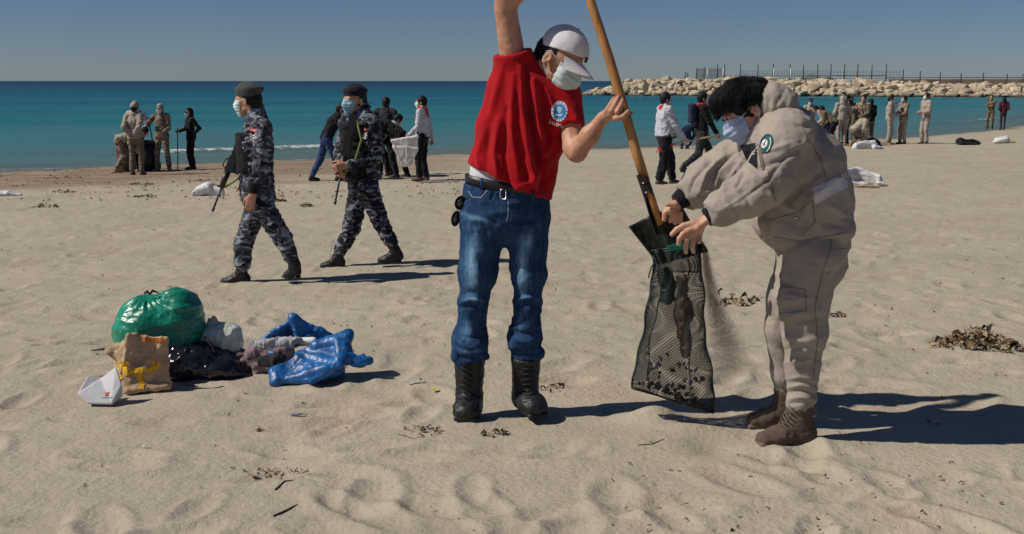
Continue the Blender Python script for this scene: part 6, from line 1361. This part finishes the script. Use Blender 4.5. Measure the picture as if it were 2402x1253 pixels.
def leaf_obj(parent, base, pos, s, r_, set_=None):
    o = bpy.data.objects.new('leaf', r_.choice(set_ or leaves)); C.objects.link(o); o.parent = parent; o.location = Vector(pos) - Vector(base)
    o.rotation_euler = (r_.uniform(-.7, .7), r_.uniform(-.7, .7), r_.uniform(0, 6.28)); o.scale = (s, s, s); return o
def stuffleaves(name, pts, size, r_, mats=('leaf', 'leafd', 'straw'), parent=None):
    mb = MB()
    from mathutils import Euler, Matrix
    for p in pts:
        me = r_.choice(leaves); s = size * r_.uniform(.4, 1.3); mt = Matrix.Translation(Vector(p)) @ Euler((r_.uniform(-.8, .8), r_.uniform(-.8, .8), r_.uniform(0, 6.28))).to_matrix().to_4x4() @ Matrix.Diagonal((s, s, s, 1))
        mb.add([tuple(mt @ v.co) for v in me.vertices], [tuple(pp.vertices) for pp in me.polygons])
    o = mb.build(name, [M[m_] for m_ in mats], parent)
    return tag(o, kind='stuff')
def heap(label, px, py, wpx, hpx, n, big, seed, name='leaf_heap', cat='leaf heap', group=None, hz=.06):
    qq, kk, pp = local(px, py); pp[2] = gz(pp[0], pp[1]); o = thing(name, label, cat, pp, group); r_ = random.Random(seed); pts = []
    for i in range(n):
        a, r2 = r_.uniform(0, 6.28), r_.random() ** .6; x = pp[0] + math.cos(a) * r2 * wpx * kk / 2; y = pp[1] + math.sin(a) * r2 * hpx * kk; z = gz(x, y) + hz * max(0, 1 - r2 ** 1.5) * r_.random() + .004
        if i < big: leaf_obj(o, pp, (x, y, z), r_.uniform(.028, .075 if n > 100 else .05) * min(kk / .0023, 1.6), r_)
        else: pts.append((x, y, z))
    if pts: stuffleaves('small_leaves', pts, .022 * min(kk / .0023, 2.2), r_, parent=o)
    return o
heap('large heap of dry brown leaves and straw near the right edge', 2290, 815, 210, 90, 420, 110, 1, hz=.10)
heap('scatter of dark dead leaves with one upright curl behind the net bag', 1725, 712, 110, 40, 60, 22, 2, 'dead_leaves', 'leaves', hz=.03)
qq, kk, pp = local(1706, 700)
for i, (x, y) in enumerate(((1716, 700), (1688, 690), (1693, 692), (1712, 703))): leaf_obj(bpy.data.objects['dead_leaves'], bpy.data.objects['dead_leaves'].location, qq(x, y - 4) + V(0, 0, .01), .06, random.Random(40 + i)).rotation_euler = (.9, .5 * i, i * 2)
heap('patch of dry leaf litter beside the boots of the man in red', 1160, 1022, 80, 16, 30, 6, 3, 'dead_leaves', 'leaves', hz=.02)
heap('thin scatter of dark leaf bits left of the boots of the man in red', 985, 1015, 110, 45, 40, 3, 4, 'dead_leaves', 'leaves', hz=.006)
heap('ring of dry crust and leaf bits in the sand at the bottom centre', 645, 1100, 170, 55, 60, 3, 5, 'dead_leaves', 'leaves', hz=.006)
heap('small dark leaves right of the heap gap behind the khaki trousers', 1960, 745, 60, 18, 24, 8, 6, 'dead_leaves', 'leaves', hz=.01)
heap('few curled leaves between the net bag and the black boots', 1300, 918, 90, 30, 24, 8, 7, 'dead_leaves', 'leaves', hz=.01)
heap('single curled brown leaf lying alone left of the foreground caption area', 605, 1010, 34, 8, 6, 3, 8, 'dead_leaves', 'leaves', hz=.01)
for i, (x, y, w, lab) in enumerate(((105, 487, 80, 'dark tangle of seaweed nearest the left edge of the beach'), (150, 452, 60, 'seaweed clump just above the dark tangle on the left'), (340, 462, 60, 'greenish seaweed clump below the waterline crew'), (150, 418, 90, 'flat dark seaweed streak near the waterline on the left'), (330, 432, 60, 'reddish seaweed clump near the feet of the crew'),
                                    (650, 472, 40, 'small seaweed clump between the two policemen'), (720, 486, 30, 'tiny dark weed clump left of the second policeman'), (480, 425, 70, 'seaweed strip between the woman in black and the first policeman'))):
    heap(lab, x, y, w, 9, 50, 8, 20 + i, 'seaweed', 'seaweed', 'seaweed clumps along the wet sand', hz=.05)
# tiny bits everywhere
r_ = random.Random(9); pts = []
for i in range(2600):
    y = 3.4 + 22 * r_.random() ** 1.6; x = (r_.random() - .5) * 1.05 * y
    if noise(np.array([[x * .9, y * .9, 0]]), 77)[0] < r_.uniform(-.5, .7): continue
    pts.append((x, y, gz(x, y) + .002))
tag(stuffleaves('beach_litter', pts, .018, r_), 'tiny leaf bits and twigs scattered over the sand', 'litter')
pts = []
for i in range(900):
    px = r_.uniform(0, 1080); py = r_.uniform(392, 470); p = W(px, py); 
    if noise(np.array([[p[0] * .5, p[1] * 1.0, 0]]), 78)[0] < r_.uniform(-.4, .6): continue
    pts.append((p[0], p[1], gz(p[0], p[1]) + .005))
tag(stuffleaves('weed_litter', pts, .055, r_), 'broken seaweed strewn over the wet sand', 'litter')
# single small pieces of litter
M['yl'] = plain('acid_yellow_plastic', (.5, .6, .03), rough=.4); M['bl'] = plain('sky_blue_plastic', (.03, .3, .5), rough=.4); M['pur'] = plain('mauve_wrapper', (.20, .17, .30), rough=.35)
def scrap(name, label, px, py, w, h_, mat, seed=0, cat='litter'):
    qq, kk, pp = local(px, py); pp[2] = gz(pp[0], pp[1]); r_ = random.Random(seed); n_ = 5; vs = []
    for i in range(n_ + 1):
        for j in range(4): vs.append(pp + V((i / n_ - .5) * w * kk, (j / 3 - .5) * h_ * kk * 2, .006 + .012 * r_.random()) + V(r_.uniform(-1, 1), r_.uniform(-1, 1), 0) * .004)
    fs = [(i * 4 + j, i * 4 + j + 1, i * 4 + j + 5, i * 4 + j + 4) for i in range(n_) for j in range(3)]
    o = MB().add(vs, fs).build(name, mat, None); return tag(o, label, cat)
scrap('wrapper', 'mauve and grey crumpled wrapper lying on the foreground sand', 700, 976, 46, 6, M['pur'], 1); scrap('paper_scrap', 'torn whitish paper scrap left of the boots of the man in red', 975, 902, 44, 8, M['ragw'], 2)
scrap('plastic_scrap', 'acid yellow plastic scrap left of the black boots', 1018, 922, 14, 5, M['yl'], 3); scrap('plastic_scrap', 'sky blue plastic scrap in the sand left of the net bag', 1421, 972, 16, 5, M['bl'], 4); scrap('shell', 'small pale shell in the foreground sand on the left', 340, 1046, 10, 4, M['white'], 5, 'shell')
# twigs
def twig(label, pl, r=.003):
    pts = [];
    for x, y in pl: p = W(x, y); p[2] = gz(p[0], p[1]) + r; pts.append(p)
    o = MB().tube(pts, [r] * (len(pts) - 1) + [r * .4], 5).build('twig', M['leafd'], None); return tag(o, label, 'twig', 'twigs lying on the sand')
twig('long thin dark twig lying slantwise at the bottom of the sand', [(642, 1212), (668, 1198), (698, 1184)], .0035); twig('thin bent twig lying in the sand below the net bag', [(1497, 1053), (1530, 1051), (1558, 1042)], .002); twig('short twig beside the leaf litter left of the black boots', [(936, 1020), (968, 1028), (998, 1026)], .002); twig('curved stalk on the ring of crusted sand', [(645, 1150), (668, 1136), (690, 1134)], .003)
